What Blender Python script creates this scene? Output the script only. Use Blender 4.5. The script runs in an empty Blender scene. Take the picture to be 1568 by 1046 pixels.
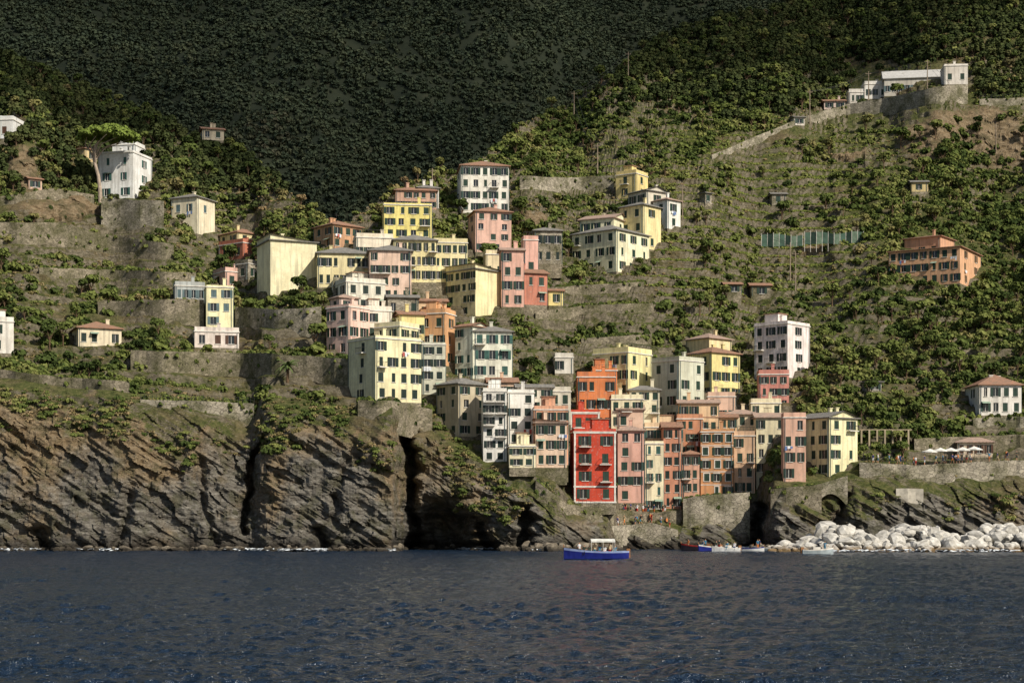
import bpy, math, random
import numpy as np
from mathutils import Vector
random.seed(7); RS=np.random.RandomState(11)
F=2700.0; CX=784.0; HY=807.0; CZ=4.0
sc=bpy.context.scene
def unp(px,py,Y): return ((px-CX)*Y/F, Y, CZ+(HY-py)*Y/F)
def lin(c,k=1.0):
    r=[]
    for x in c:
        x=x/255.0; x=x/12.92 if x<=0.04045 else ((x+0.055)/1.055)**2.4
        r.append(min(x*k,0.86))
    return (r[0],r[1],r[2],1)
# ---------------- noise
def _h(i,j,k,s):
    n=np.sin(i*127.1+j*311.7+k*74.7+s*17.3)*43758.5453
    return n-np.floor(n)
def vn(x,y,z=0.0,s=0):
    x=np.asarray(x,float);y=np.asarray(y,float);z=np.asarray(z,float)+0*x
    i=np.floor(x);j=np.floor(y);k=np.floor(z)
    a=x-i;b=y-j;c=z-k
    a=a*a*(3-2*a);b=b*b*(3-2*b);c=c*c*(3-2*c)
    def L(p,q,t): return p+(q-p)*t
    return L(L(L(_h(i,j,k,s),_h(i+1,j,k,s),a),L(_h(i,j+1,k,s),_h(i+1,j+1,k,s),a),b),
             L(L(_h(i,j,k+1,s),_h(i+1,j,k+1,s),a),L(_h(i,j+1,k+1,s),_h(i+1,j+1,k+1,s),a),b),c)*2-1
def fbm(x,y,z=0.0,o=4,s=0):
    t=0;a=1;q=0
    for n in range(o):
        t=t+a*vn(np.asarray(x)*2**n,np.asarray(y)*2**n,np.asarray(z)*2**n,s+n); q+=a; a*=0.5
    return t/q
def ridg(x,y,z=0.0,o=4,s=0):
    t=0;a=1;q=0
    for n in range(o):
        t=t+a*(1-2*np.abs(vn(np.asarray(x)*2**n,np.asarray(y)*2**n,np.asarray(z)*2**n,s+n))); q+=a; a*=0.5
    return t/q
def sstep(a,b,x): 
    t=np.clip((x-a)/(b-a),0,1); return t*t*(3-2*t)
# ---------------- node helpers
def N(nt,ty,ins=None,**pr):
    n=nt.nodes.new(ty)
    for k,v in pr.items(): setattr(n,k,v)
    for k,v in (ins or {}).items():
        if isinstance(v,bpy.types.NodeSocket): nt.links.new(v,n.inputs[k])
        else: n.inputs[k].default_value=v
    return n
def mixc(nt,f,a,b,bt='MIX'):
    n=nt.nodes.new('ShaderNodeMix'); n.data_type='RGBA'; n.blend_type=bt
    for i,v in ((0,f),(6,a),(7,b)):
        if isinstance(v,bpy.types.NodeSocket): nt.links.new(v,n.inputs[i])
        else: n.inputs[i].default_value=v
    return n.outputs[2]
def ramp(nt,f,st,interp='LINEAR'):
    n=nt.nodes.new('ShaderNodeValToRGB'); nt.links.new(f,n.inputs[0]); cr=n.color_ramp; cr.interpolation=interp
    while len(cr.elements)<len(st): cr.elements.new(0.5)
    for e,(p,c) in zip(cr.elements,st):
        e.position=p; e.color=c if isinstance(c,tuple) else (c,c,c,1)
    return n.outputs[0]
def mth(nt,op,a,b=0.0,c=None,clamp=False):
    n=nt.nodes.new('ShaderNodeMath'); n.operation=op; n.use_clamp=clamp
    for i,v in enumerate((a,b,c)):
        if v is None: continue
        if isinstance(v,bpy.types.NodeSocket): nt.links.new(v,n.inputs[i])
        else: n.inputs[i].default_value=v
    return n.outputs[0]
def newmat(name,rough=0.85,spec=0.3):
    m=bpy.data.materials.new(name); m.use_nodes=True; nt=m.node_tree
    b=nt.nodes['Principled BSDF']; b.inputs['Roughness'].default_value=rough
    b.inputs['Specular IOR Level'].default_value=spec
    return m,nt,b
def setc(nt,b,c):
    if isinstance(c,bpy.types.NodeSocket): nt.links.new(c,b.inputs['Base Color'])
    else: b.inputs['Base Color'].default_value=c
def bump(nt,b,h,st,dist):
    n=N(nt,'ShaderNodeBump',{'Strength':st,'Distance':dist,'Height':h}); nt.links.new(n.outputs[0],b.inputs['Normal'])
def pos(nt): return N(nt,'ShaderNodeNewGeometry').outputs['Position']
def scl(nt,v,s):
    n=N(nt,'ShaderNodeMapping',{'Vector':v,'Scale':s}); return n.outputs[0]
_mc={}
def plain(name,col,rough=0.7,spec=0.3,var=0.15,ns=1.5,k=1.0):
    if name in _mc: return _mc[name]
    m,nt,b=newmat(name,rough,spec); c=lin(col,k)
    nz=N(nt,'ShaderNodeTexNoise',{'Vector':pos(nt),'Scale':ns,'Detail':2.0})
    d=tuple(x*(1-var*2) for x in c[:3])+(1,)
    setc(nt,b,mixc(nt,ramp(nt,nz.outputs['Fac'],[(0.35,0.0),(0.65,1.0)]),d,c)); _mc[name]=m; return m
def wallmat(col):
    key=('w',col)
    if key in _mc: return _mc[key]
    m,nt,b=newmat('painted_plaster_%d_%d_%d'%col,0.9,0.1)
    L=.3*col[0]+.6*col[1]+.1*col[2]
    c=lin(tuple(.82*x+.11*L+.07*y for x,y in zip(col,(244,232,205))),0.96); p=pos(nt)
    n1=N(nt,'ShaderNodeTexNoise',{'Vector':p,'Scale':0.35,'Detail':4.0,'Roughness':0.65})
    n2=N(nt,'ShaderNodeTexNoise',{'Vector':scl(nt,p,(1.8,1.8,0.15)),'Scale':1.0,'Detail':4.0})
    n3=N(nt,'ShaderNodeTexNoise',{'Vector':p,'Scale':3.0,'Detail':3.0,'Roughness':0.7})
    d1=(c[0]*.80,c[1]*.78,c[2]*.75,1); d2=(c[0]*.52+.03,c[1]*.51+.03,c[2]*.50+.03,1)
    x=mixc(nt,ramp(nt,n1.outputs['Fac'],[(0.38,1.0),(0.6,0.0)]),c,d1)
    x=mixc(nt,mth(nt,'MULTIPLY',ramp(nt,n2.outputs['Fac'],[(0.48,0.0),(0.68,1.0)]),0.85),x,d2)
    x=mixc(nt,mth(nt,'MULTIPLY',ramp(nt,n3.outputs['Fac'],[(0.57,0.0),(0.67,1.0)]),0.45),x,(.36,.32,.27,1))
    setc(nt,b,x); _mc[key]=m; return m
def stonemat(name,c1,c2,sc_=1.6):
    if name in _mc: return _mc[name]
    m,nt,b=newmat(name,0.95,0.1); p=pos(nt)
    w=N(nt,'ShaderNodeTexNoise',{'Vector':p,'Scale':0.8,'Detail':1.0})
    pv=N(nt,'ShaderNodeVectorMath',{0:p,1:w.outputs['Color']},operation='ADD').outputs[0]
    v=N(nt,'ShaderNodeTexVoronoi',{'Vector':scl(nt,pv,(1,1,1.7)),'Scale':sc_})
    e=N(nt,'ShaderNodeTexVoronoi',{'Vector':scl(nt,pv,(1,1,1.7)),'Scale':sc_},feature='DISTANCE_TO_EDGE')
    g=N(nt,'ShaderNodeSeparateColor',{0:v.outputs['Color']}).outputs[0]
    n=N(nt,'ShaderNodeTexNoise',{'Vector':p,'Scale':0.25,'Detail':5.0,'Roughness':.65})
    x=mixc(nt,g,c1,c2); x=mixc(nt,ramp(nt,n.outputs['Fac'],[(0.42,0.0),(0.62,0.8)]),x,(.085,.085,.035,1))
    ed=ramp(nt,e.outputs['Distance'],[(0.0,0.3),(0.09,1.0)])
    x=mixc(nt,1.0,x,ed,'MULTIPLY'); setc(nt,b,x); _mc[name]=m; return m
STONE=stonemat('dry_stone_wall',(.34,.29,.21,1),(.18,.155,.11,1))
STONEL=stonemat('pale_masonry',(.44,.39,.30,1),(.28,.245,.19,1),1.2)
def roofm(name,c,c2):
    m,nt,b=newmat(name,0.9,0.1); p=pos(nt)
    n=N(nt,'ShaderNodeTexNoise',{'Vector':p,'Scale':1.2,'Detail':4.0,'Roughness':0.7})
    w=N(nt,'ShaderNodeTexWave',{'Vector':p,'Scale':1.3,'Distortion':1.0})
    x=mixc(nt,ramp(nt,n.outputs['Fac'],[(0.35,0.0),(0.65,1.0)]),c,c2); setc(nt,b,x)
    bump(nt,b,w.outputs['Fac'],0.6,0.1); return m
ROOF={'terra':roofm('terracotta_tiles',(.38,.20,.13,1),(.25,.17,.12,1)),'slate':roofm('slate_tiles',(.28,.26,.23,1),(.17,.165,.15,1)),
      'pinkr':roofm('faded_tiles',(.46,.31,.24,1),(.32,.25,.20,1)),'pale':roofm('pale_metal_roof',(.55,.53,.50,1),(.42,.41,.38,1))}
GLASS,_nt,_b=newmat('window_glass',0.12,0.5); setc(_nt,_b,(.02,.024,.028,1))
SH={'g':plain('green_shutter',(42,64,52),.6),'d':plain('dark_green_shutter',(32,48,42),.6),'b':plain('brown_shutter',(88,62,48),.6),
    'c':plain('blue_grey_shutter',(92,112,114),.6),'t':plain('teal_shutter',(60,96,88),.6)}
TRIM=plain('white_trim',(236,230,218),.8,k=.9); IRON=plain('iron_rail',(60,60,58),.5)
CLOTH=[plain('laundry_white',(230,232,235),.9),plain('laundry_blue',(110,135,180),.9),plain('laundry_red',(180,90,85),.9)]
# ---------------- mesh builder
class MB:
    def __init__(s): s.v=[];s.f=[];s.m=[]
    def quad(s,*p,mi=0):
        i=len(s.v); s.v+=[tuple(q) for q in p]; s.f.append(tuple(range(i,i+len(p)))); s.m.append(mi)
    def box(s,o,a,b,c,mi=0):
        o,a,b,c=map(Vector,(o,a,b,c)); i=len(s.v)
        s.v+=[tuple(q) for q in (o,o+a,o+a+b,o+b,o+c,o+a+c,o+a+b+c,o+b+c)]
        s.f+=[(i,i+3,i+2,i+1),(i+4,i+5,i+6,i+7),(i,i+1,i+5,i+4),(i+1,i+2,i+6,i+5),(i+2,i+3,i+7,i+6),(i+3,i,i+4,i+7)]; s.m+=[mi]*6
    def tube(s,pts,rad,n=7,mi=0):
        rings=[]
        for j,p in enumerate(pts):
            p=Vector(p); q=Vector(pts[min(j+1,len(pts)-1)])-Vector(pts[max(j-1,0)])
            q.normalize(); ref=Vector((1,0,0)) if abs(q.x)<.9 else Vector((0,1,0)); a=(ref-q*ref.dot(q)).normalized(); b=q.cross(a)
            i=len(s.v); rings.append(i)
            for t in range(n):
                th=2*math.pi*t/n; s.v.append(tuple(p+(a*math.cos(th)+b*math.sin(th))*rad[j]))
        for r0,r1 in zip(rings,rings[1:]):
            for t in range(n): s.f.append((r0+t,r0+(t+1)%n,r1+(t+1)%n,r1+t)); s.m.append(mi)
        s.f.append(tuple(rings[-1]+t for t in range(n))); s.m.append(mi)
        s.f.append(tuple(rings[0]+t for t in reversed(range(n)))); s.m.append(mi)
    def obj(s,name,mats,parent=None,smooth=False):
        if not s.v: return None
        me=bpy.data.meshes.new(name); me.from_pydata(s.v,[],s.f)
        for m in (mats if isinstance(mats,(list,tuple)) else [mats]): me.materials.append(m)
        me.polygons.foreach_set('material_index',s.m)
        if smooth: me.polygons.foreach_set('use_smooth',[True]*len(s.f))
        me.update(); ob=bpy.data.objects.new(name,me); sc.collection.objects.link(ob)
        if parent: ob.parent=parent
        return ob
def empty(name,loc=(0,0,0)):
    e=bpy.data.objects.new(name,None); e.location=loc; e.empty_display_size=.5; sc.collection.objects.link(e); return e
def npmesh(name,V,Q,mats,smooth=True,parent=None,mi=None):
    me=bpy.data.meshes.new(name); k=Q.shape[1]
    me.vertices.add(len(V)); me.vertices.foreach_set('co',V.astype(np.float32).ravel())
    me.loops.add(Q.size); me.loops.foreach_set('vertex_index',Q.astype(np.int32).ravel())
    me.polygons.add(len(Q)); me.polygons.foreach_set('loop_start',np.arange(len(Q),dtype=np.int32)*k)
    me.polygons.foreach_set('loop_total',np.full(len(Q),k,dtype=np.int32))
    for m in mats: me.materials.append(m)
    if mi is not None: me.polygons.foreach_set('material_index',mi.astype(np.int32))
    me.polygons.foreach_set('use_smooth',np.full(len(Q),smooth,dtype=bool))
    me.update(calc_edges=True); me.validate()
    ob=bpy.data.objects.new(name,me); sc.collection.objects.link(ob)
    if parent: ob.parent=parent
    return ob
def gridq(r,c):
    i=np.arange(r-1)[:,None]*c+np.arange(c-1)[None,:]
    return np.stack([i,i+1,i+c+1,i+c],-1).reshape(-1,4)
# ---------------- terrain
cols=np.concatenate([np.linspace(-1700,-60,80),np.arange(-57,1628,2.2),np.linspace(1632,3300,80)])
def ip(x,pts): return np.interp(x,[p[0] for p in pts],[p[1] for p in pts])
CT=ip(cols,[(-1700,560),(0,595),(100,606),(215,618),(390,645),(400,632),(540,640),(610,636),(660,652),(700,690),(745,716),(800,720),(860,755),(868,775),(944,778),(1060,784),(1075,770),(1180,752),(1280,745),(1330,728),(1420,735),(1568,728),(3300,700)])
CT=CT+4*fbm(cols/40,cols*0,s=5)
SK=ip(cols,[(-1700,20),(-300,40),(0,88),(60,108),(150,150),(230,178),(300,205),(350,228),(420,270),(470,318),(515,345),(560,318),(600,290),(660,268),(700,262),(745,235),(790,195),(850,165),(900,140),(960,95),(1000,62),(1060,40),(1130,25),(1200,12),(1260,-8),(1568,-60),(3300,-160)])
SK=SK+5*fbm(cols/30,cols*0,s=9)
Y0=ip(cols,[(-1700,300),(0,300),(180,297),(350,298),(385,300),(408,295),(600,292),(614,299),(650,303),(740,298),(850,296),(868,300),(930,304),(950,314),(1160,316),(1185,306),(1300,306),(3300,306)])
SC=ip(cols,[(-1700,2.3),(0,2.4),(390,2.2),(400,2.6),(610,3.0),(640,2.4),(860,1.6),(940,1.2),(1160,1.1),(1190,1.9),(1300,1.9),(1568,1.3),(3300,1.3)])
Nc,Nh=145,270
pyS=HY+F*5.5/Y0
nc=len(cols)
t=np.linspace(0,1,Nc)[:,None]; PYc=pyS[None]*(1-t)+CT[None]*t
t=np.linspace(0,1,Nh+1)[1:,None]; PYh=CT[None]*(1-t)+SK[None]*t
PY=np.vstack([PYc,PYh]); PX=np.repeat(cols[None],len(PY),0); K=(HY-PY)/F
def blob(x,y,cx,cy,rx,ry): 
    return np.exp(-(np.abs((x-cx)/rx)**3+np.abs((y-cy)/ry)**3))
nb=22*fbm(PX/38,PY/30,o=4,s=23)
rocky=np.clip(sum(blob(PX+nb,PY+nb,*b) for b in ((1440,205,75,36),(1310,243,34,10),(1540,215,40,50),(30,255,40,34),(110,318,90,16),(820,330,20,10),(1250,385,30,8))),0,1)
SS=np.empty_like(PY)
SS[:Nc]=SC[None]*(1+.3*fbm(PX[:Nc]/60,PY[:Nc]/50,o=3,s=21))
hs=ip(cols,[(-1700,.6),(400,.62),(700,.66),(900,.64),(1568,.62),(3300,.6)])
SS[Nc:]=hs[None]*(1+.45*fbm(PX[Nc:]/170,PY[Nc:]/120,o=3,s=31)+.9*rocky[Nc:])
SS=np.maximum(SS,K+.16)
lnY=np.zeros_like(PY); lnY[0]=np.log(300.)
dk=K[1:]-K[:-1]; lnY[1:]=np.log(300.)+np.cumsum(dk/(0.5*(SS[1:]+SS[:-1])-K[1:]),0)
YB=np.exp(lnY)
wgt=1-sstep(0,130,CT[None]-PY)
YB=YB+(Y0[None]-300)*wgt
def cleft(YB,x0,y0,x1,y1,w,d,soft=12):
    cx=x0+(x1-x0)*(PY-y0)/(y1-y0)+11*fbm(PY/26+x0,PY*0,s=3)
    win=sstep(y0-soft,y0+soft,PY)*(1-sstep(y1,y1+8,PY)); ww=w*(1+.6*fbm(PY/14+x0*.7,PY*0,o=3,s=8))
    return YB+d*np.exp(-np.abs((PX-cx)/ww)**2.2)*win
YD=YB.copy()
for c in [(400,668,368,815,6,6),(621,652,630,860,12,11),(680,775,690,870,44,15,25),(742,800,748,870,12,7),(796,775,806,850,12,7),(60,806,64,870,12,6,6),
          (495,806,497,870,10,5,6),(630,818,627,870,11,7,4),(1166,772,1162,870,12,8,6),(205,740,180,860,9,2.4),(300,700,330,860,8,2.2),(530,700,505,800,9,2.5),(1290,755,1285,820,9,5,6)]:
    YD=cleft(YD,*c)
def basexyz(Y): return (PX-CX)*Y/F, Y, CZ+(HY-PY)*Y/F
X,_,Z=basexyz(YD)
cm=1-sstep(-4,30,CT[None]-PY)
cm2=1-sstep(-40,0,-(PY-CT[None]))
st=Z*.82+X*.5
d1=ridg(X/14,Z/16,YD/20,o=3,s=41)*1.8
d2=ridg(st/1.7,(Z*.5-X*.82)/20,YD/12,o=4,s=44)*1.35
d3=ridg(X/2.0,Z/3.0,YD/4,o=4,s=47)*.85
q=np.floor(st/1.4+1.5*fbm(X/9,Z/9,s=50)); d4=(_h(q,np.floor(X/4+q*.37+.8*fbm(X/6,Z/6,s=55)),q*0,3)-.5)*1.5
d5=ridg(X/5.0,Z/26,YD/9,o=3,s=57)*1.1
YD=YD-np.maximum(cm*(.25+.75*cm2),rocky*.6*(cm<.5))*(d1+d2+d3+d4+d5)
X,YY,Z=basexyz(YD)
# terraces
hm=sstep(6,40,CT[None]-PY)*(1-rocky)
hstep=2.5
tt=(Z+2.6*fbm(X/45,YY/45,o=2,s=61)+.5*fbm(X/5,YY/5,o=2,s=62))/hstep
n_=np.floor(tt); fr=tt-n_
Zt=Z+hstep*((.22*fr+.78*np.clip((fr-.8)/.2,0,1))-fr)
vineV=np.exp(-(np.abs((PX-1140)/190)**4+np.abs((PY-335)/120)**4))
tm=hm*np.maximum(1-.8*sstep(.2,.55,fbm(X/50,YY/50,o=3,s=66)),vineV)*(1-.8*sstep(250,150,PY)*(PX<760))*(1-.7*sstep(120,40,PY))
Z=Z*(1-tm)+Zt*tm+hm*.35*fbm(X/3,YY/3,o=3,s=68)
bk=[(12,-3),(40,-18),(90,-50),(200,-120),(330,-200)]
Xb=[X];Ybk=[YY];Zb=[Z]
for a,b in bk:
    Xb.append((X[-1]*(1+a/500.))[None]);Ybk.append((YY[-1]+a)[None]);Zb.append(np.maximum(Z[-1]+b,-5)[None])
XA=np.vstack(Xb);YA=np.vstack(Ybk);ZA=np.vstack(Zb)
V=np.stack([XA,YA,ZA],-1); GV=V
veg=np.ones_like(XA)
vv=sstep(-85,0,(CT[None]-PY)+70*fbm(PX/35,PY/30,o=4,s=71)+ (24*(fbm(PX/120,PY/90,o=2,s=72))))
veg[:Nc+Nh]=np.clip(vv-rocky*.9,0,1)
def terrain_mat():
    m,nt,b=newmat('hillside_and_cliff',0.95,0.08); g=N(nt,'ShaderNodeNewGeometry'); p=g.outputs['Position']
    nz=N(nt,'ShaderNodeSeparateXYZ',{0:g.outputs['True Normal']}).outputs[2]
    pz=N(nt,'ShaderNodeSeparateXYZ',{0:p}).outputs[2]
    at=N(nt,'ShaderNodeAttribute',attribute_name='veg').outputs['Fac']
    rot=N(nt,'ShaderNodeMapping',{'Vector':p,'Rotation':(0,math.radians(31),0),'Scale':(.16,.3,1.0)}).outputs[0]
    s1=N(nt,'ShaderNodeTexNoise',{'Vector':rot,'Scale':1.5,'Detail':5.0,'Roughness':.75})
    s2=N(nt,'ShaderNodeTexNoise',{'Vector':p,'Scale':.07,'Detail':4.0,'Roughness':.65})
    s3=N(nt,'ShaderNodeTexNoise',{'Vector':p,'Scale':.9,'Detail':4.0,'Roughness':.8})
    s5=N(nt,'ShaderNodeTexNoise',{'Vector':p,'Scale':.3,'Detail':5.0,'Roughness':.7})
    rk=ramp(nt,s1.outputs['Fac'],[(.32,(.06,.054,.046,1)),(.45,(.145,.13,.108,1)),(.56,(.235,.215,.18,1)),(.7,(.36,.335,.285,1))])
    oc=ramp(nt,s3.outputs['Fac'],[(.3,(.12,.078,.038,1)),(.5,(.29,.205,.11,1)),(.7,(.42,.33,.21,1))])
    hz=mth(nt,'MULTIPLY',mth(nt,'SUBTRACT',pz,11.0),.009)
    rk=mixc(nt,ramp(nt,mth(nt,'ADD',s2.outputs['Fac'],hz),[(.45,0.0),(.6,.8)]),rk,oc)
    rk=mixc(nt,mth(nt,'MULTIPLY',ramp(nt,s5.outputs['Fac'],[(.5,0.0),(.6,1.0)]),.6),rk,(.075,.074,.036,1))
    wet=mth(nt,'ADD',pz,mth(nt,'MULTIPLY',s5.outputs['Fac'],6.0))
    rk=mixc(nt,ramp(nt,mth(nt,'MULTIPLY',wet,.1),[(.34,.9),(.62,0.0)]),rk,(.032,.026,.02,1))
    gr=ramp(nt,s3.outputs['Fac'],[(.32,(.034,.044,.014,1)),(.45,(.075,.088,.028,1)),(.57,(.125,.125,.045,1)),(.7,(.19,.165,.08,1))])
    soil=ramp(nt,s3.outputs['Fac'],[(.3,(.11,.08,.046,1)),(.7,(.24,.18,.11,1))])
    n4=N(nt,'ShaderNodeTexNoise',{'Vector':p,'Scale':.05,'Detail':4.0,'Roughness':.7})
    gr=mixc(nt,ramp(nt,n4.outputs['Fac'],[(.5,0.0),(.62,.75)]),gr,soil)
    sw=ramp(nt,s3.outputs['Fac'],[(.3,(.10,.085,.058,1)),(.5,(.21,.18,.125,1)),(.7,(.34,.29,.21,1))])
    sw=mixc(nt,ramp(nt,s5.outputs['Fac'],[(.50,0.0),(.60,1.0)]),sw,gr)
    hl=mixc(nt,ramp(nt,mth(nt,'ADD',nz,mth(nt,'MULTIPLY',s2.outputs['Fac'],.2)),[(.54,1.0),(.72,0.0)]),gr,sw)
    va=mth(nt,'ADD',at,mth(nt,'MULTIPLY',mth(nt,'SUBTRACT',s3.outputs['Fac'],.5),1.4))
    fac=ramp(nt,va,[(.4,0.0),(.62,1.0)])
    setc(nt,b,mixc(nt,fac,rk,hl))
    bump(nt,b,s1.outputs['Fac'],1.0,1.4)
    return m
TM=terrain_mat()
ter=npmesh('coastal_hillside_terrain',V.reshape(-1,3),gridq(V.shape[0],nc),[TM],smooth=False)
a=ter.data.attributes.new('veg','FLOAT','POINT'); a.data.foreach_set('value',veg.astype(np.float32).ravel())
def depthAt(px,py):
    c=int(np.clip(np.searchsorted(cols,px),0,nc-1))
    return float(np.interp(-py,-PY[:,c],YB[:,c]))
# ---------------- background mountain
mx=np.linspace(-900,1100,330); my=np.concatenate([np.linspace(560,1700,260),[2200,3000]])
MX,MY=np.meshgrid(mx,my)
MZ=(MY-560)*.50-60
MZ+=75*ridg(MX/330+MY/900,MY/520,o=3,s=81)+26*fbm(MX/70,MY/70,o=4,s=85)
MZ+=55*np.exp(-((MX+260-(MY-900)*.5)/110)**2)+70*sstep(-150,-500,MX)+80*sstep(250,600,MX)
MZ=np.where(MY>1700,600+0*MX,MZ)
MV=np.stack([MX,MY,MZ],-1)
def mount_mat():
    m,nt,b=newmat('forest_floor',1.0,0.0); p=pos(nt)
    n=N(nt,'ShaderNodeTexNoise',{'Vector':p,'Scale':.05,'Detail':5.0,'Roughness':.7})
    setc(nt,b,ramp(nt,n.outputs['Fac'],[(.35,(.030,.038,.027,1)),(.6,(.048,.056,.036,1)),(.75,(.085,.078,.052,1))])); return m
npmesh('background_mountain',MV.reshape(-1,3),gridq(len(my),len(mx)),[mount_mat()])
# ---------------- buildings
FP=[]
def facade(P,O,d,n,W,z0,H,nc_,nf,found,seed,opt):
    r=random.Random(seed); z=Vector((0,0,1)); O=Vector((O[0],O[1],0)); d=Vector((d[0],d[1],0)); n=Vector((n[0],n[1],0))
    w=P['walls']; q=lambda a,b,zz:O+d*a+n*b+z*zz
    P['foundation'].quad(q(0,0,z0-found),q(W,0,z0-found),q(W,0,z0),q(0,0,z0))
    if nc_==0 or nf==0:
        w.quad(q(0,0,z0),q(W,0,z0),q(W,0,z0+H),q(0,0,z0+H)); return
    fh=H/nf; pit=W/nc_; ww=min(1.1,pit*.48); wh=min(1.65,fh*.58); rc=.22
    shm=opt.get('shp',.42)
    for f in range(nf):
        zb=z0+f*fh; s0=zb+fh*.26; s1=s0+wh
        w.quad(q(0,0,zb),q(W,0,zb),q(W,0,s0),q(0,0,s0)); w.quad(q(0,0,s1),q(W,0,s1),q(W,0,zb+fh),q(0,0,zb+fh))
        prev=0
        for c in range(nc_):
            if r.random()<opt.get('miss',.1): continue
            k=ww*(1 if r.random()<.85 else .65)
            a0=pit*(c+.5)-k/2+r.uniform(-.08,.08)*pit; a1=a0+k
            w.quad(q(prev,0,s0),q(a0,0,s0),q(a0,0,s1),q(prev,0,s1)); prev=a1
            w.quad(q(a0,0,s0),q(a0,-rc,s0),q(a0,-rc,s1),q(a0,0,s1)); w.quad(q(a1,-rc,s0),q(a1,0,s0),q(a1,0,s1),q(a1,-rc,s1))
            w.quad(q(a0,0,s0),q(a1,0,s0),q(a1,-rc,s0),q(a0,-rc,s0)); w.quad(q(a0,-rc,s1),q(a1,-rc,s1),q(a1,0,s1),q(a0,0,s1))
            P['windows'].quad(q(a0,-rc+.02,s0),q(a1,-rc+.02,s0),q(a1,-rc+.02,s1),q(a0,-rc+.02,s1))
            P['trim'].box(q(a0-.1,-.02,s0-.1),d*(k+.2),n*.14,z*.1)
            if opt.get('sur'): 
                P['trim'].box(q(a0-.16,-.01,s0),d*.15,n*.05,z*wh);P['trim'].box(q(a1+.01,-.01,s0),d*.15,n*.05,z*wh);P['trim'].box(q(a0-.16,-.01,s1),d*(k+.32),n*.06,z*.16)
            x=r.random(); S=P['shutters']
            if x<shm:
                S.box(q(a0+.02,-.09,s0+.02),d*(k/2-.035),n*.05,z*(wh-.04)); S.box(q(a0+k/2+.015,-.09,s0+.02),d*(k/2-.035),n*.05,z*(wh-.04))
            elif x<.93:
                S.box(q(a0-k*.5-.02,.015,s0),d*(k*.5),n*.05,z*wh); S.box(q(a1+.02,.015,s0),d*(k*.5),n*.05,z*wh)
                P['trim'].box(q(a0+k/2-.03,-rc+.03,s0),d*.06,n*.03,z*wh)
            else: P['trim'].box(q(a0+k/2-.03,-rc+.03,s0),d*.06,n*.03,z*wh)
            y=r.random()
            if y<opt.get('bal',.05) and f>0:
                b0=a0-.5;bw=k+1.0; P['trim'].box(q(b0,-.01,s0-.35),d*bw,n*1.0,z*.14)
                I=P['railings']
                I.box(q(b0,.93,s0+.65),d*bw,n*.05,z*.05)
                for e in (b0,b0+bw-.05): I.box(q(e,0,s0+.65),d*.05,n*.95,z*.05)
                g=0
                while g<=bw: I.box(q(b0+g-.0,.94,s0-.21),d*.03,n*.03,z*.86); g+=.22
            elif y>.955 and f>0:
                L=P['laundry']
                for g in range(3):
                    hh=r.uniform(.5,.95); L.quad(q(a0-.2+g*.5,.3,s0-hh),q(a0+.2+g*.5,.32,s0-hh+.03),q(a0+.22+g*.5,.27,s0-.1),q(a0-.2+g*.5,.27,s0-.1),mi=r.choice([0,0,1,2]))
            elif y>.93 and f<2:
                P['awning'].quad(q(a0-.3,.02,s1+.25),q(a0-.3,.9,s1-.15),q(a1+.3,.9,s1-.15),q(a1+.3,.02,s1+.25))
        w.quad(q(prev,0,s0),q(W,0,s0),q(W,0,s1),q(prev,0,s1))
    if opt.get('pipe',True):
        a=r.choice([.25,W-.35]); P['pipes'].tube([q(a,.1,z0),q(a,.1,z0+H-.1)],[.05,.05],5)
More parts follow.
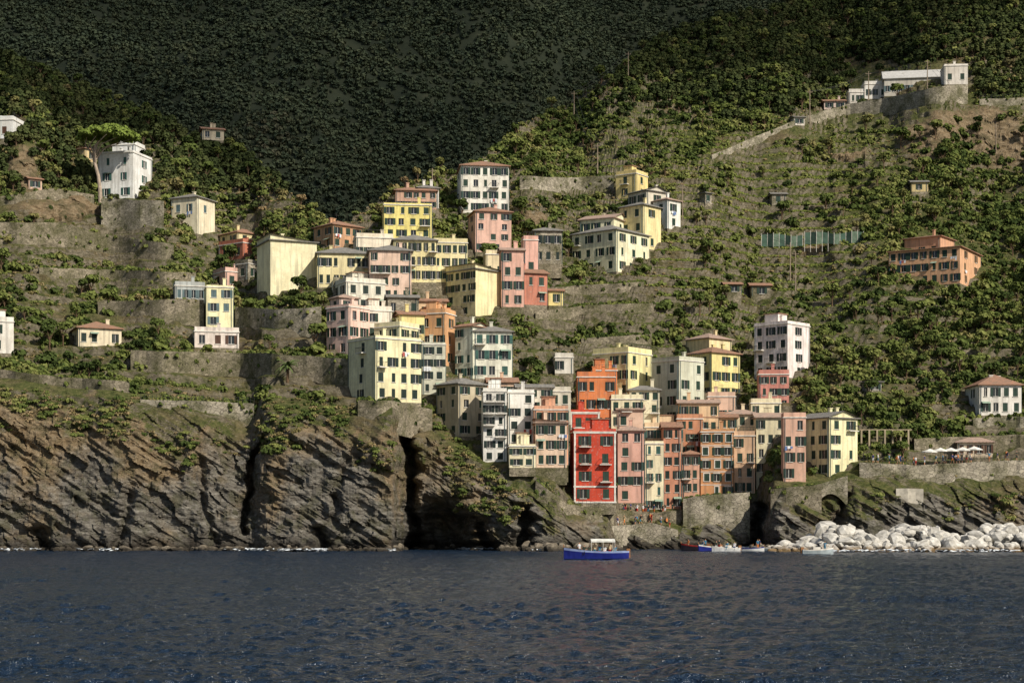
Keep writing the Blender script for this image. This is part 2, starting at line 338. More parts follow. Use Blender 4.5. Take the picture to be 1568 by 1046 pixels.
def building(name,x0,xc,x1,yt,yb,col,fl,nl,nr,roof='hip',rc='terra',sh='g',wl=None,dY=0,phi=None,**o):
    Yc=depthAt(xc,yb)+dY; tc=(xc-CX)/F
    if phi is None: phi=math.atan2(max(xc-x0,0),x1-xc)-math.atan(tc)
    else: phi=math.radians(phi)
    C=unp(xc,yb,Yc); H=(yb-yt)*Yc/F; t0=(x0-CX)/F;t1=(x1-CX)/F
    wr=(t1*Yc-C[0])/(math.cos(phi)-t1*math.sin(phi))
    if xc-x0<4: wl_=wl or min(9,max(6,wr))
    else: wl_=wl or (C[0]-t0*Yc)/max(.12,(math.sin(phi)+t0*math.cos(phi)))
    wl_=min(wl_,22)
    u=(math.cos(phi),math.sin(phi)); v=(-math.sin(phi),math.cos(phi)); z0=C[2]
    FP.append((C[0],C[1],phi,wr,wl_,z0,H))
    e=empty(name,(C[0],C[1],z0)); P={k:MB() for k in ('walls','foundation','windows','shutters','trim','railings','laundry','awning','pipes','roof','chimney')}
    found=o.get('found',3.0)
    Lc=lambda a,b:(C[0]+u[0]*a+v[0]*b,C[1]+u[1]*a+v[1]*b)
    sd=random.randrange(10**6)
    facade(P,Lc(0,0),u,(-v[0],-v[1]),wr,z0,H,nr,fl,found,sd,o)
    facade(P,Lc(0,wl_),(-v[0],-v[1]),(-u[0],-u[1]),wl_,z0,H,nl,fl,found,sd+1,o)
    o2=dict(o); o2['bal']=0
    facade(P,Lc(wr,0),v,u,wl_,z0,H,2 if nr else 0,fl,found,sd+2,o2)
    facade(P,Lc(wr,wl_),(-u[0],-u[1]),v,wr,z0,H,0,fl,found,sd+3,o2)
    zt=z0+H; U=Vector((u[0],u[1],0));W_=Vector((v[0],v[1],0));Zv=Vector((0,0,1))
    L3=lambda a,b,z:Vector((*Lc(a,b),z))
    R=P['roof']; ov=.45; rr=random.Random(sd+9)
    if roof=='flat':
        P['trim'].box(L3(-.15,-.15,zt),U*(wr+.3),W_*(wl_+.3),Zv*.18)
        ph=o.get('par',.8)
        for (a,b,l,m_) in ((0,0,wr,.22),(0,wl_-.22,wr,.22)): P['walls'].box(L3(a,b,zt+.18),U*l,W_*m_,Zv*ph)
        for (a,b) in ((0,.22),(wr-.22,.22)): P['walls'].box(L3(a,b,zt+.18),U*.22,W_*(wl_-.44),Zv*ph)
        if o.get('rail') or rr.random()<.3:
            for g in np.arange(0,wr,.6): P['railings'].box(L3(g,.08,zt+.18+ph),U*.04,W_*.04,Zv*.7)
            P['railings'].box(L3(0,.08,zt+.88+ph),U*wr,W_*.05,Zv*.05)
        if wr>4 and wl_>5 and rr.random()<.45 and fl>1:
            a_=rr.uniform(.1,.5)*wr; P['walls'].box(L3(a_,wl_*.45,zt+.19),U*wr*.4,W_*wl_*.4,Zv*2.3); R.box(L3(a_-.2,wl_*.45-.2,zt+2.49),U*(wr*.4+.4),W_*(wl_*.4+.4),Zv*.15)
    elif roof!='none':
        R.box(L3(-ov,-ov,zt+.02),U*(wr+2*ov),W_*(wl_+2*ov),Zv*.16)
        zz=zt+.18; a0,a1,b0,b1=-ov,wr+ov,-ov,wl_+ov; pt=o.get('pitch',.36)
        c0,c1,c2,c3=L3(a0,b0,zz),L3(a1,b0,zz),L3(a1,b1,zz),L3(a0,b1,zz)
        if roof=='hip':
            m_=min(wr,wl_)/2+ov; h=m_*pt
            if wr>=wl_: r0,r1=L3(a0+m_,(b0+b1)/2,zz+h),L3(a1-m_,(b0+b1)/2,zz+h); R.quad(c0,c1,r1,r0);R.quad(c2,c3,r0,r1);R.quad(c3,c0,r0);R.quad(c1,c2,r1)
            else: r0,r1=L3((a0+a1)/2,b0+m_,zz+h),L3((a0+a1)/2,b1-m_,zz+h); R.quad(c0,c1,r0);R.quad(c2,c3,r1);R.quad(c3,c0,r0,r1);R.quad(c1,c2,r1,r0)
        elif roof=='gu':
            h=(wl_/2)*pt; r0,r1=L3(a0,(b0+b1)/2,zz+h),L3(a1,(b0+b1)/2,zz+h); R.quad(c0,c1,r1,r0);R.quad(c2,c3,r0,r1)
            P['walls'].quad(L3(0,wl_,zz),L3(0,0,zz),L3(0,wl_/2,zz+h*.96));P['walls'].quad(L3(wr,0,zz),L3(wr,wl_,zz),L3(wr,wl_/2,zz+h*.96))
        elif roof=='gv':
            h=(wr/2)*pt; r0,r1=L3((a0+a1)/2,b0,zz+h),L3((a0+a1)/2,b1,zz+h); R.quad(c3,c0,r0,r1);R.quad(c1,c2,r1,r0)
            P['walls'].quad(L3(0,0,zz),L3(wr,0,zz),L3(wr/2,0,zz+h*.96));P['walls'].quad(L3(wr,wl_,zz),L3(0,wl_,zz),L3(wr/2,wl_,zz+h*.96))
        elif roof=='shed':
            h=wr*.12; e0,e3=L3(a0,b0,zz+h),L3(a0,b1,zz+h)
            R.quad(e0,c1,c2,e3); P['walls'].quad(L3(0,0,zz),L3(wr,0,zz),L3(0,0,zz+h*.95)); P['walls'].quad(L3(0,wl_,zz),L3(0,0,zz),L3(0,0,zz+h*.95),L3(0,wl_,zz+h*.95))
    if min(wr,wl_)>4 and roof!='none':
        for _ in range(rr.choice([1,1,2])):
            a_=rr.uniform(.2,.75)*wr; b_=rr.uniform(.25,.6)*wl_
            P['chimney'].box(L3(a_,b_,zt+.1),U*.6,W_*.5,Zv*2.0); P['chimney'].box(L3(a_-.1,b_-.1,zt+2.1),U*.8,W_*.7,Zv*.12)
    if rr.random()<.6 and roof!='none':
        a_=rr.uniform(.2,.8)*wr; P['railings'].tube([L3(a_,1,zt),L3(a_,1,zt+2.6)],[.03,.02],4); P['railings'].box(L3(a_-.5,1,zt+2.4),U*1.0,W_*.03,Zv*.03); P['railings'].box(L3(a_-.4,1,zt+2.15),U*.8,W_*.03,Zv*.03)
    if o.get('frame'):
        T=P['trim']
        for a_ in (0,wr-.3): T.box(L3(a_,-.08,z0),U*.3,W_*.09,Zv*H)
        for g in o['frame']: T.box(L3(-.1,-.1,z0+H*g),U*(wr+.2),W_*.12,Zv*.28)
    if o.get('band'):
        for g in range(1,fl): P['trim'].box(L3(0,-.04,z0+H*g/fl-.1),U*wr,W_*.06,Zv*.14)
    wm=STONE if col=='stone' else (STONEL if col=='pale' else wallmat(col))
    mats={'walls':wm,'foundation':o.get('fm',STONE),'windows':GLASS,'shutters':SH[sh],'trim':TRIM,'railings':IRON,'laundry':CLOTH,'awning':plain('awning_cloth',(150,170,150),.9),'pipes':SH['c'],'roof':ROOF.get(rc,ROOF['terra']),'chimney':wm}
    for k,mb in P.items():
        for i_ in range(len(mb.v)): p=mb.v[i_]; mb.v[i_]=(p[0]-C[0],p[1]-C[1],p[2]-z0)
        mb.obj(k,mats[k],e)
    return e
cream=(246,232,190);yel=(240,218,138);white=(242,239,230);pink=(234,188,168);salmon=(228,164,128);orange=(224,122,66);red=(208,62,40)
sage=(208,210,186);rose=(224,168,148)
B=building
# ---- harbour front
B('red_tower_house',872,879,943,662,770,red,4,0,2,'flat',sh='g',frame=[.0,.22,.985],bal=.6,miss=0,par=.5,pipe=False,found=2)
B('red_upper_house',868,874,918,632,690,red,2,1,2,'flat',sh='g',frame=[.97],par=.4,dY=2)
B('white_terrace_house',738,740,776,600,708,white,6,0,2,'flat',sh='d',rail=1,bal=.3,par=.5)
B('white_terrace_house',776,778,818,602,682,white,4,0,2,'flat',sh='d',par=.5)
B('cream_base_house',778,780,820,684,716,cream,2,0,2,'flat',sh='g',dY=-3,par=.3,found=1.5)
B('stone_grey_house',668,702,746,588,668,(198,184,154),4,2,2,'hip','slate',sh='g')
B('salmon_house',816,818,870,628,712,salmon,4,0,3,'flat',sh='g',par=.6,bal=.1)
B('cream_low_house',818,820,868,648,716,(238,202,172),3,0,3,'shed','pinkr',sh='g',dY=-2)
B('pink_harbour_house',944,946,986,660,770,rose,5,0,2,'hip','pinkr',sh='g')
B('cream_harbour_house',986,988,1016,680,784,cream,5,0,2,'flat',sh='t',sur=0,par=.4)
B('terracotta_harbour_house',1014,1016,1043,655,780,(212,140,108),6,0,2,'gu','terra',sh='d')
B('rose_harbour_house',1043,1045,1071,696,778,(224,166,136),4,0,2,'hip','terra',sh='g')
B('brown_harbour_house',1071,1073,1123,662,762,(208,144,92),5,0,3,'flat',sh='g',sur=1,band=1,par=.4)
B('salmon_arch_house',1122,1124,1156,668,758,(232,186,146),4,0,2,'flat',sh='g')
B('ivory_harbour_house',1152,1158,1202,640,750,(230,218,178),5,0,3,'gu','pinkr',sh='d',bal=.15)
B('pink_harbour_house',1196,1200,1234,640,738,(228,176,150),4,0,2,'flat',sh='g',bal=.2)
B('yellow_corner_house',1232,1270,1313,640,730,(248,236,182),4,3,2,'gv','slate',sh='g',wl=9)
B('small_peach_house',985,987,1045,655,720,(236,202,160),3,0,3,'flat',sh='t',dY=1)
B('pink_gable_house',944,946,985,628,690,(222,184,158),2,0,2,'gu','pinkr')
# ---- middle rows
B('orange_house',880,884,942,578,660,orange,3,0,4,'flat',sh='d',par=.9)
B('orange_penthouse',905,908,945,568,620,orange,2,0,2,'flat',sh='d',par=.3)
B('cream_mid_house',934,936,985,612,680,cream,3,0,3,'flat',sh='g')
B('cream_mid_house',960,964,1010,598,655,(232,222,188),3,0,3,'hip','slate',sh='g')
B('yellow_cream_house',908,962,998,540,608,(248,234,166),3,4,2,'flat',sh='g',par=1.0)
B('sage_house',998,1040,1078,552,650,sage,4,2,2,'flat',sh='g',par=.7,bal=.15)
B('yellow_house',1050,1090,1133,540,612,(248,228,146),3,2,3,'hip','terra',sh='g')
B('yellow_penthouse',1050,1086,1120,518,560,(238,216,160),1,2,2,'hip','pinkr',sh='g')
B('peach_mid_house',1036,1040,1100,618,690,(236,194,146),3,0,4,'gu','pinkr',sh='g')
B('pink_mid_house',1080,1084,1126,608,660,(232,190,164),3,0,3,'flat',sh='t')
B('rust_mid_house',1034,1037,1076,642,700,(206,136,98),3,0,3,'flat',sh='g')
B('ochre_mid_house',1071,1074,1128,640,700,(224,178,126),3,0,4,'gu','terra')
B('cream_mid_house',1146,1150,1196,618,680,(244,230,188),3,0,3,'flat',sh='g')
B('beige_mid_house',1108,1112,1160,635,700,(238,216,176),3,0,3,'hip','pinkr',sh='g')
B('rose_base_house',1158,1162,1208,574,628,(208,130,116),3,0,3,'flat',sh='g')
B('white_pink_house',1155,1206,1240,496,578,(244,230,224),4,3,1,'flat',sh='d',par=.5,miss=0)
B('peach_row_house',745,748,792,586,612,(230,190,158),1,0,3,'gu','terra')
B('white_row_house',788,792,846,594,650,(240,230,210),3,0,3,'gu','slate',sh='g')
B('grey_row_house',820,824,874,600,650,(212,204,184),2,0,3,'flat',sh='g')
B('teal_shutter_house',700,704,748,596,628,(212,202,176),2,0,3,'gu','terra',sh='t')
# ---- cliff top
B('cream_cliff_house',533,575,645,518,614,(250,234,182),4,1,4,'flat',sh='d',par=.4,bal=.15,found=2)
B('sage_narrow_house',643,646,682,528,604,(206,206,184),4,0,2,'flat',sh='d',par=.3)
B('orange_narrow_house',644,682,698,480,560,(234,172,116),3,2,1,'flat',sh='g')
B('terracotta_house',640,650,690,478,520,(224,138,88),2,0,2,'flat',sh='g')
B('mint_gable_house',697,724,746,500,580,(226,228,204),4,2,1,'gv','terra',sh='t')
B('mint_house',720,726,784,508,580,(230,230,210),3,0,3,'hip','slate',sh='t')
B('cream_small_house',573,612,642,500,545,(248,234,182),2,2,2,'flat',sh='g')
B('yellow_small_house',604,612,650,482,520,yel,1,0,2,'gu','terra')
B('pink_house',500,534,566,470,545,(240,196,178),3,2,2,'flat',sh='g',par=.4)
B('pale_pink_house',505,520,548,456,500,(240,206,190),2,1,1,'hip','pinkr')
B('white_house',552,560,600,476,520,(242,230,210),2,0,2,'flat',sh='g')
B('white_house',508,530,590,432,476,(230,224,204),2,2,3,'flat',sh='d')
B('stone_low_house',590,594,640,456,484,'pale',1,0,3,'gu','slate')
B('peach_low_house',636,640,684,462,490,(230,194,150),1,0,3,'gu','terra')
# ---- upper village
B('cream_blank_house',394,414,485,368,452,(250,234,188),2,0,0,'shed','slate',wl=10)
B('long_cream_house',484,486,566,388,440,(242,226,168),2,0,7,'hip','slate',sh='d')
B('brown_orange_house',480,510,554,344,380,(210,156,114),2,2,3,'hip','terra',sh='g')
B('pink_tall_house',563,566,630,384,460,(236,200,176),4,0,4,'hip','slate',sh='g')
B('white_mid_house',540,546,602,364,400,(242,228,202),1,0,5,'flat',sh='g')
B('yellow_row_house',600,603,668,368,432,(244,230,166),3,0,6,'hip','slate',sh='d',miss=0)
B('yellow_row_house',660,664,716,372,432,(240,226,170),3,0,4,'flat',sh='g',miss=0)
B('yellow_tower_house',585,588,661,314,366,(246,228,128),3,0,4,'flat',sh='g',miss=0,par=.3)
B('brick_top_house',602,606,668,292,320,(208,162,136),2,0,5,'hip','terra')
B('white_small_house',634,640,672,288,318,(232,228,220),1,0,2,'hip','slate')
B('white_hilltop_house',700,706,779,254,326,(244,238,224),4,1,5,'hip','terra',sh='g',miss=0,wl=10)
B('rose_hilltop_house',717,728,783,324,386,(234,184,164),4,1,3,'hip','terra',sh='g',bal=.1)
B('tan_tower_house',683,728,772,412,484,(248,230,172),4,4,0,'shed','slate',sh='g')
B('cream_back_house',740,744,772,390,430,(242,222,176),1,0,2,'flat',sh='g')
B('pink_wall_house',764,768,802,384,470,(232,176,156),4,0,2,'gu','pinkr',sh='g')
B('pink_wall_house',798,802,824,368,420,(236,178,160),2,0,1,'flat')
B('stone_house',814,818,860,354,404,'pale',2,0,3,'hip','slate',sh='d')
B('red_roof_cottage',774,790,838,418,466,(204,122,98),2,1,3,'gu','terra',sh='g')
B('cream_cottage',836,840,862,446,468,yel,1,0,1,'gu','terra')
B('cream_manor_house',876,944,994,352,416,(248,238,196),3,4,3,'hip','slate',sh='g',miss=0)
B('cream_upper_house',888,940,962,334,380,(248,238,196),2,3,1,'gv','pinkr',sh='g')
B('yellow_chalet',943,974,992,266,302,(242,216,136),2,1,1,'flat')
B('yellow_manor_house',950,985,1012,314,380,(244,226,160),3,2,1,'hip','slate')
B('grey_villa',962,990,1022,292,335,(218,210,190),2,2,1,'gv','slate')
B('white_villa',1000,1022,1042,306,350,(240,238,228),2,1,1,'hip','pinkr',sh='g')
B('orange_manor_house',1362,1470,1502,378,434,(232,174,128),3,7,2,'hip','terra',sh='g',miss=0,wl=16,pitch=.14,dY=-3)
B('orange_attic_house',1385,1440,1462,362,396,(218,160,122),1,3,1,'hip','terra',sh='g',pitch=.2)
B('white_seaview_house',1480,1500,1564,590,636,(242,236,226),2,1,4,'hip','terra',sh='g',wl=9,pitch=.5)
# ---- left
B('white_modern_villa',150,204,233,234,304,(242,242,238),3,2,1,'flat',sh='t',par=.4)
B('white_villa_attic',172,206,222,222,250,(240,240,236),1,1,1,'flat',sh='c')
B('cream_villa',262,302,329,302,358,(240,228,194),2,2,1,'hip','slate',sh='c')
B('red_stripe_house',335,372,412,372,396,(200,112,84),1,2,1,'flat',sh='g')
B('yellow_stripe_house',335,364,408,356,374,(240,218,160),1,2,2,'hip','terra')
B('cream_tower_house',313,316,357,440,502,(248,236,182),3,0,2,'flat',sh='c',par=.3)
B('white_garden_house',295,298,366,508,532,(238,222,210),1,0,3,'flat',sh='b')
B('cream_bungalow',110,120,186,502,530,(234,218,184),1,1,4,'hip','terra',sh='d')
B('white_edge_house',-30,-28,21,492,540,(236,230,218),2,0,1,'flat')
B('grey_glazed_house',264,268,314,438,462,(178,184,182),1,0,4,'flat',sh='c')
B('pink_garden_house',326,345,386,416,440,(228,180,160),1,1,2,'flat')
B('stone_garden_house',360,380,400,404,428,'pale',1,1,1,'flat')
B('white_modern_house',-40,20,46,184,212,(236,236,232),1,2,1,'flat',sh='b')
B('hill_cottage',306,310,343,198,214,(200,186,158),1,0,2,'gu','terra')
B('ochre_shed',114,130,148,228,246,(224,196,140),1,0,1,'gu','terra')
B('small_gate_house',38,44,64,274,290,(218,178,152),1,0,1,'gu','terra')
B('white_kiosk',848,850,878,548,572,(228,222,208),1,0,2,'flat',sh='d')
B('stone_hut',1071,1080,1090,296,312,'pale',1,0,1,'gu','slate')
B('stone_hut',1178,1182,1204,298,314,'pale',1,0,1,'gu','slate')
B('yellow_hut',1392,1396,1421,280,294,(216,192,130),1,0,1,'gu','slate')
B('garden_hut',1105,1110,1135,436,450,'stone',1,0,1,'gu','terra')
B('garden_hut',1145,1150,1180,438,454,'stone',1,0,1,'gu','terra')
B('terrace_hut',1320,1330,1350,585,600,'pale',1,0,1,'shed','slate')
B('cafe_pavilion',1462,1466,1520,678,700,(216,196,168),1,0,4,'hip','pinkr',sh='b')
B('cemetery_chapel',1440,1446,1482,102,130,(228,220,208),1,0,2,'flat',par=.4)
B('cemetery_gallery',1348,1354,1446,122,148,(206,200,188),1,0,9,'gu','pale',sh='c',miss=0,dY=-2,pitch=.7,wl=9)
B('cemetery_lodge',1318,1324,1358,130,152,(228,224,216),1,0,3,'flat')
B('cemetery_lodge',1296,1300,1322,142,160,(220,214,204),1,0,2,'flat')
B('roadside_house',1210,1216,1232,180,192,(216,206,192),1,0,1,'gu','slate')
B('roadside_house',1258,1262,1294,156,168,(222,196,182),1,0,2,'gu','terra')
# ---------------- walls
WP=[];HP=[]
def wall(name,pts,mat=STONE,dY=0,rail=False,depth=None,par=0.0,green=True):
    mb=MB(); xs=np.arange(pts[0][0],pts[-1][0]+.1,6.0); 
    yt=np.interp(xs,[p[0] for p in pts],[p[1] for p in pts]); yb=np.interp(xs,[p[0] for p in pts],[p[2] for p in pts])
    yt=yt+1.2*fbm(xs/14,xs*0,s=int(xs[0])%90)
    yd=np.array([depthAt(x,b) for x,b in zip(xs,yb)])+dY
    k=np.ones(7)/7; yd=np.convolve(np.pad(yd,3,'edge'),k,'valid')+.5*fbm(xs/25,xs*0,s=3)
    tp=[]
    for i,(x,t_,b_,Y) in enumerate(zip(xs,yt,yb,yd)):
        p=Vector(unp(x,t_,Y)); bt=Vector(unp(x,b_,Y))-Vector((0,0,1.3)); Yb=depth and Y+depth or max(depthAt(x,t_)+1.5,Y+.6)
        bkp=Vector(((x-CX)*Yb/F,Yb,p.z)); tp.append((p,bt,bkp))
        if i%3: FP.append((p.x-1.0,p.y-2.6,0,2.0,2.8,b_,3))
    for (p,b,k_),(p2,b2,k2) in zip(tp,tp[1:]):
        mb.quad(b,b2,p2,p); mb.quad(p,p2,k2,k_)
        if par>0:
            off=Vector((0,.35,0)); up=Vector((0,0,par)); mb.quad(p,p2,p2+up,p+up); mb.quad(p+up,p2+up,p2+up+off,p+up+off); mb.quad(p2+off,p+off,p+off+up,p2+off+up)
        if green:
            for _ in range(3):
                a,c=random.random(),random.random(); w=p.lerp(p2,a).lerp(k_.lerp(k2,a),.25+.75*c); WP.append(tuple(w-Vector((0,0,.2))))
            if random.random()<.3:
                a,c=random.random(),random.random()**.6; w=b.lerp(b2,a).lerp(p.lerp(p2,a),c); HP.append(tuple(w))
    p,b,k_=tp[0]; kb=Vector((k_.x,k_.y,b.z)); mb.quad(kb,b,p,k_); p,b,k_=tp[-1]; kb=Vector((k_.x,k_.y,b.z)); mb.quad(b,kb,k_,p)
    mb.obj(name,mat)
    if rail:
        r=MB()
        for i,(p,b,k_) in enumerate(tp):
            o=Vector((0,.15,par)); r.box(p+o,(.05,0,0),(0,.05,0),(0,0,1.0))
            if i+1<len(tp):
                q=tp[i+1][0]
                for h in (.5,1.0): r.tube([p+o+Vector((0,0,h)),q+o+Vector((0,0,h))],[.025,.025],4)
        r.obj(name.replace('wall','railing') if 'wall' in name else name+'_railing',IRON)
    def top(px,back=1.0):
        i=int(np.clip(np.searchsorted(xs,px),1,len(tp)-1)); s=min(1,max(0,(px-xs[i-1])/6.0)); p=tp[i-1][0].lerp(tp[i][0],s); Y=p.y+back; return Vector(((px-CX)*Y/F,Y,p.z))
    return top
wall('promenade_wall',[(215,612,636),(300,614,640),(392,618,648)],STONEL,rail=True)
wall('garden_retaining_wall',[(200,536,558),(300,539,564),(400,541,568),(480,546,573),(536,550,592)])
wall('upper_retaining_wall',[(-40,342,366),(90,345,368),(150,360,380),(270,378,390)],par=.4)
wall('villa_retaining_wall',[(155,304,344),(255,308,348)],STONEL)
wall('upper_retaining_wall',[(0,302,316),(80,288,302),(148,300,314)])
wall('house_retaining_wall',[(360,470,494),(430,474,502),(496,470,508)],STONEL)
wall('terrace_retaining_wall',[(150,464,480),(270,460,486),(312,462,492)],par=.3)
wall('cliff_house_wall',[(548,613,650),(600,613,652),(664,628,668)])
wall('stone_retaining_wall',[(510,424,450),(562,428,456)],STONEL)
wall('garden_retaining_wall',[(0,566,577),(100,578,591),(200,584,599)])
wall('garden_retaining_wall',[(820,478,487),(900,468,476),(1000,464,472)])
wall('garden_retaining_wall',[(830,442,449),(900,436,443),(990,432,438)])
wall('garden_retaining_wall',[(60,410,419),(200,414,425),(300,418,429)])
wall('garden_retaining_wall',[(890,518,525),(1000,512,519)])
wall('hill_road_wall',[(796,274,286),(860,277,290),(944,274,286)],STONEL,par=.7)
wall('cemetery_wall',[(1296,160,172),(1360,150,170),(1440,132,156),(1486,130,152)],STONEL,green=False)
wall('road_wall',[(1500,152,162),(1568,150,160),(1700,148,160)],STONEL,rail=True)
wall('road_wall',[(1090,240,243),(1150,215,220),(1230,182,188),(1300,162,170)],STONEL,par=.4)
prom=wall('seafront_wall',[(1316,708,732),(1400,712,745),(1568,704,738),(1700,700,730)],STONEL,rail=True,green=False)
wall('lower_sea_wall',[(1372,748,796),(1414,748,792)],plain('concrete',(188,180,164),.9),green=False)
wall('lower_sea_wall',[(1180,752,800),(1230,748,806),(1262,744,812)],STONE,par=.4)
quay=wall('harbour_quay',[(930,806,846),(1000,800,846),(1040,812,846)],STONEL,depth=9,green=False)
quay2=wall('harbour_upper_wall',[(942,782,812),(1000,788,812),(1046,782,815)],STONE,par=.3,green=False)
wall('harbour_wall',[(1046,768,832),(1078,762,832),(1150,758,830)],STONEL,par=.5)
wall('church_steps_wall',[(820,735,765),(868,772,800),(942,782,818)],STONE,rail=True)
wall('upper_seafront_wall',[(1400,672,692),(1480,668,688),(1600,664,686)],STONE)
wall('hillside_wall',[(1490,640,652),(1620,636,650)],STONEL)
# ---------------- vegetation prototypes
def leafcloud(n,R,lumps,size,seed,flat=1.0,cz=0.0):
    r=np.random.RandomState(seed)
    L=r.normal(size=(lumps,3)); L/=np.linalg.norm(L,axis=1)[:,None]; L*=R*.6*r.rand(lumps,1)**.4; L[:,2]=np.abs(L[:,2])*.9*flat
    lr=R*r.uniform(.25,.5,lumps)
    i=r.randint(0,lumps,n); d=r.normal(size=(n,3)); d[:,2]=np.where(d[:,2]<-.3,-d[:,2],d[:,2]); d/=np.linalg.norm(d,axis=1)[:,None]
    c=L[i]+d*lr[i][:,None]*(r.uniform(.75,1.12,(n,1))); c[:,2]*=flat; c[:,2]+=cz
    nn=d+r.normal(size=(n,3))*.4; nn/=np.linalg.norm(nn,axis=1)[:,None]
    a=np.cross(nn,r.normal(size=(n,3))); a/=np.linalg.norm(a,axis=1)[:,None]; b=np.cross(nn,a)
    s=size*r.uniform(.6,1.3,(n,1))
    V=np.stack([c-a*s-b*s*.6,c+a*s*.8-b*s,c+a*s+b*s*.7,c-a*s*.7+b*s],1).reshape(-1,3)
    return V,np.arange(4*n).reshape(-1,4)
def foliage(name,stops,scale=.03):
    m,nt,b=newmat(name,.8,.0)
    oi=N(nt,'ShaderNodeObjectInfo').outputs['Random']; p=pos(nt)
    n=N(nt,'ShaderNodeTexNoise',{'Vector':p,'Scale':scale,'Detail':2.0}).outputs['Fac']
    f=mth(nt,'ADD',mth(nt,'MULTIPLY',oi,.55),mth(nt,'MULTIPLY',mth(nt,'SUBTRACT',n,.28),1.0))
    df=N(nt,'ShaderNodeBsdfDiffuse',{'Color':ramp(nt,f,stops)}); nt.links.new(df.outputs[0],nt.nodes['Material Output'].inputs[0]); nt.nodes.remove(b); return m
FM=foliage('shrub_leaves',[(.12,(.038,.056,.018,1)),(.36,(.080,.106,.030,1)),(.56,(.140,.165,.046,1)),(.76,(.20,.205,.068,1)),(.94,(.23,.165,.085,1))])
FW=foliage('shaded_woodland_leaves',[(.15,(.036,.048,.020,1)),(.5,(.060,.076,.028,1)),(.8,(.090,.100,.038,1)),(.98,(.12,.095,.05,1))])  # woodland trees; leaf colour darkened to carry the shade of the upper slopes
FV=foliage('vine_leaves',[(.1,(.12,.155,.038,1)),(.5,(.20,.235,.058,1)),(.9,(.26,.24,.085,1))])
FD=foliage('forest_leaves',[(.15,(.055,.072,.048,1)),(.5,(.074,.094,.057,1)),(.8,(.098,.114,.066,1)),(.98,(.125,.118,.075,1))],scale=.008)
FY=foliage('dry_grass',[(.1,(.15,.13,.05,1)),(.5,(.25,.20,.095,1)),(.9,(.32,.23,.13,1))])
BARK=plain('bark',(104,84,64),.95)
def proto(mat,n,R,l,s,seed,flat=1.0,cz=0.0,trunk=0):
    V_,Q_=leafcloud(n,R,l,s,seed,flat,cz); mi=np.zeros(len(Q_),int)
    if trunk:
        mb=MB(); mb.tube([(0,0,-.6),(.02,.02,cz*.5),(.05,-.03,cz)],[.09*R,.06*R,.03*R],5)
        for k in range(4):
            a=k*1.6+seed; mb.tube([(0,0,cz*.5),(math.cos(a)*R*.3,math.sin(a)*R*.3,cz*.85),(math.cos(a)*R*.55,math.sin(a)*R*.55,cz+R*.25)],[.04*R,.03*R,.012*R],4)
        tv=np.array(mb.v); tq=np.array([f for f in mb.f if len(f)==4]); 
        mi=np.concatenate([mi,np.ones(len(tq),int)]); Q_=np.vstack([Q_,tq+len(V_)]); V_=np.vstack([V_,tv])
    return V_,Q_,mi,mat
def instancer(name,P,S,pr,child):
    n=len(P); ang=RS.rand(n)*6.283; c=np.cos(ang)*S*.5; s=np.sin(ang)*S*.5; z=np.zeros(n)
    V_=np.stack([P+np.stack([c,s,z],1),P+np.stack([-s,c,z],1),P+np.stack([-c,-s,z],1),P+np.stack([s,-c,z],1)],1).reshape(-1,3)
    ob=npmesh(name,V_,np.arange(4*n).reshape(-1,4),[],smooth=False)
    ob.instance_type='FACES'; ob.use_instance_faces_scale=True; ob.instance_faces_scale=math.sqrt(2)
    ob.show_instancer_for_render=False
    v,q,mi,mat=pr; npmesh(child,v,q,[mat,BARK],smooth=False,parent=ob,mi=mi); return ob
def cells(Vg):
    A=Vg[:-1,:-1];Bq=Vg[:-1,1:];D=Vg[1:,:-1]; cr=np.cross(Bq-A,D-A); ar=np.linalg.norm(cr,axis=2); nz=np.abs(cr[...,2])/(ar+1e-9); return ar,nz
AR,NZ=cells(GV[:Nc+Nh])
cpx=PX[:-1,:-1];cpy=PY[:-1,:-1];ccm=cm[:-1,:-1]; cvg=veg[:Nc+Nh][:-1,:-1]; crk_=rocky[:-1,:-1]
def fpkeep(P,S,margin):
    keep=np.ones(len(P),bool)
    for (x,y,ph,wr,wl,z0,H) in FP:
        dx=P[:,0]-x;dy=P[:,1]-y;u=dx*math.cos(ph)+dy*math.sin(ph);v=-dx*math.sin(ph)+dy*math.cos(ph); m=margin+S*.7
        keep&=~((u>-m)&(u<wr+m)&(v>-m-.5)&(v<wl+.3))
    return keep
def scatter(n,dens,seed,margin=.3,size=(1,2)):
    r=np.random.RandomState(seed); w=(AR*dens).ravel(); w=w/w.sum(); idx=r.choice(len(w),n,p=w)
    i=idx//(nc-1); j=idx%(nc-1); a=r.rand(n,1);b=r.rand(n,1)
    P=GV[i,j]*(1-a)*(1-b)+GV[i,j+1]*a*(1-b)+GV[i+1,j]*(1-a)*b+GV[i+1,j+1]*a*b
    S=size[0]+(size[1]-size[0])*r.rand(n)**2
    k=fpkeep(P,S,margin); return P[k],S[k]
cem=((cpx>1288)&(cpx<1492)&(cpy>92)&(cpy<200))
vis=((cpx>-100)&(cpx<1670)).astype(float)*(1-.94*cem)
hill=sstep(8,40,(CT[None,:-1]-cpy))*(1-.93*crk_)
town=np.maximum(np.exp(-(((cpx-640)/150)**4+((cpy-470)/130)**4)),np.exp(-(((cpx-1080)/190)**4+((cpy-690)/80)**4)))
nzf=.20+1.35*sstep(-.17,.28,fbm(cpx/48,cpy/30,o=5,s=91))
right=sstep(820,1000,cpx)
vine=vineV[:-1,:-1]
upper=np.clip(sstep(200,110,cpy)*right+sstep(600,520,cpx)*sstep(330,250,cpy),0,1)
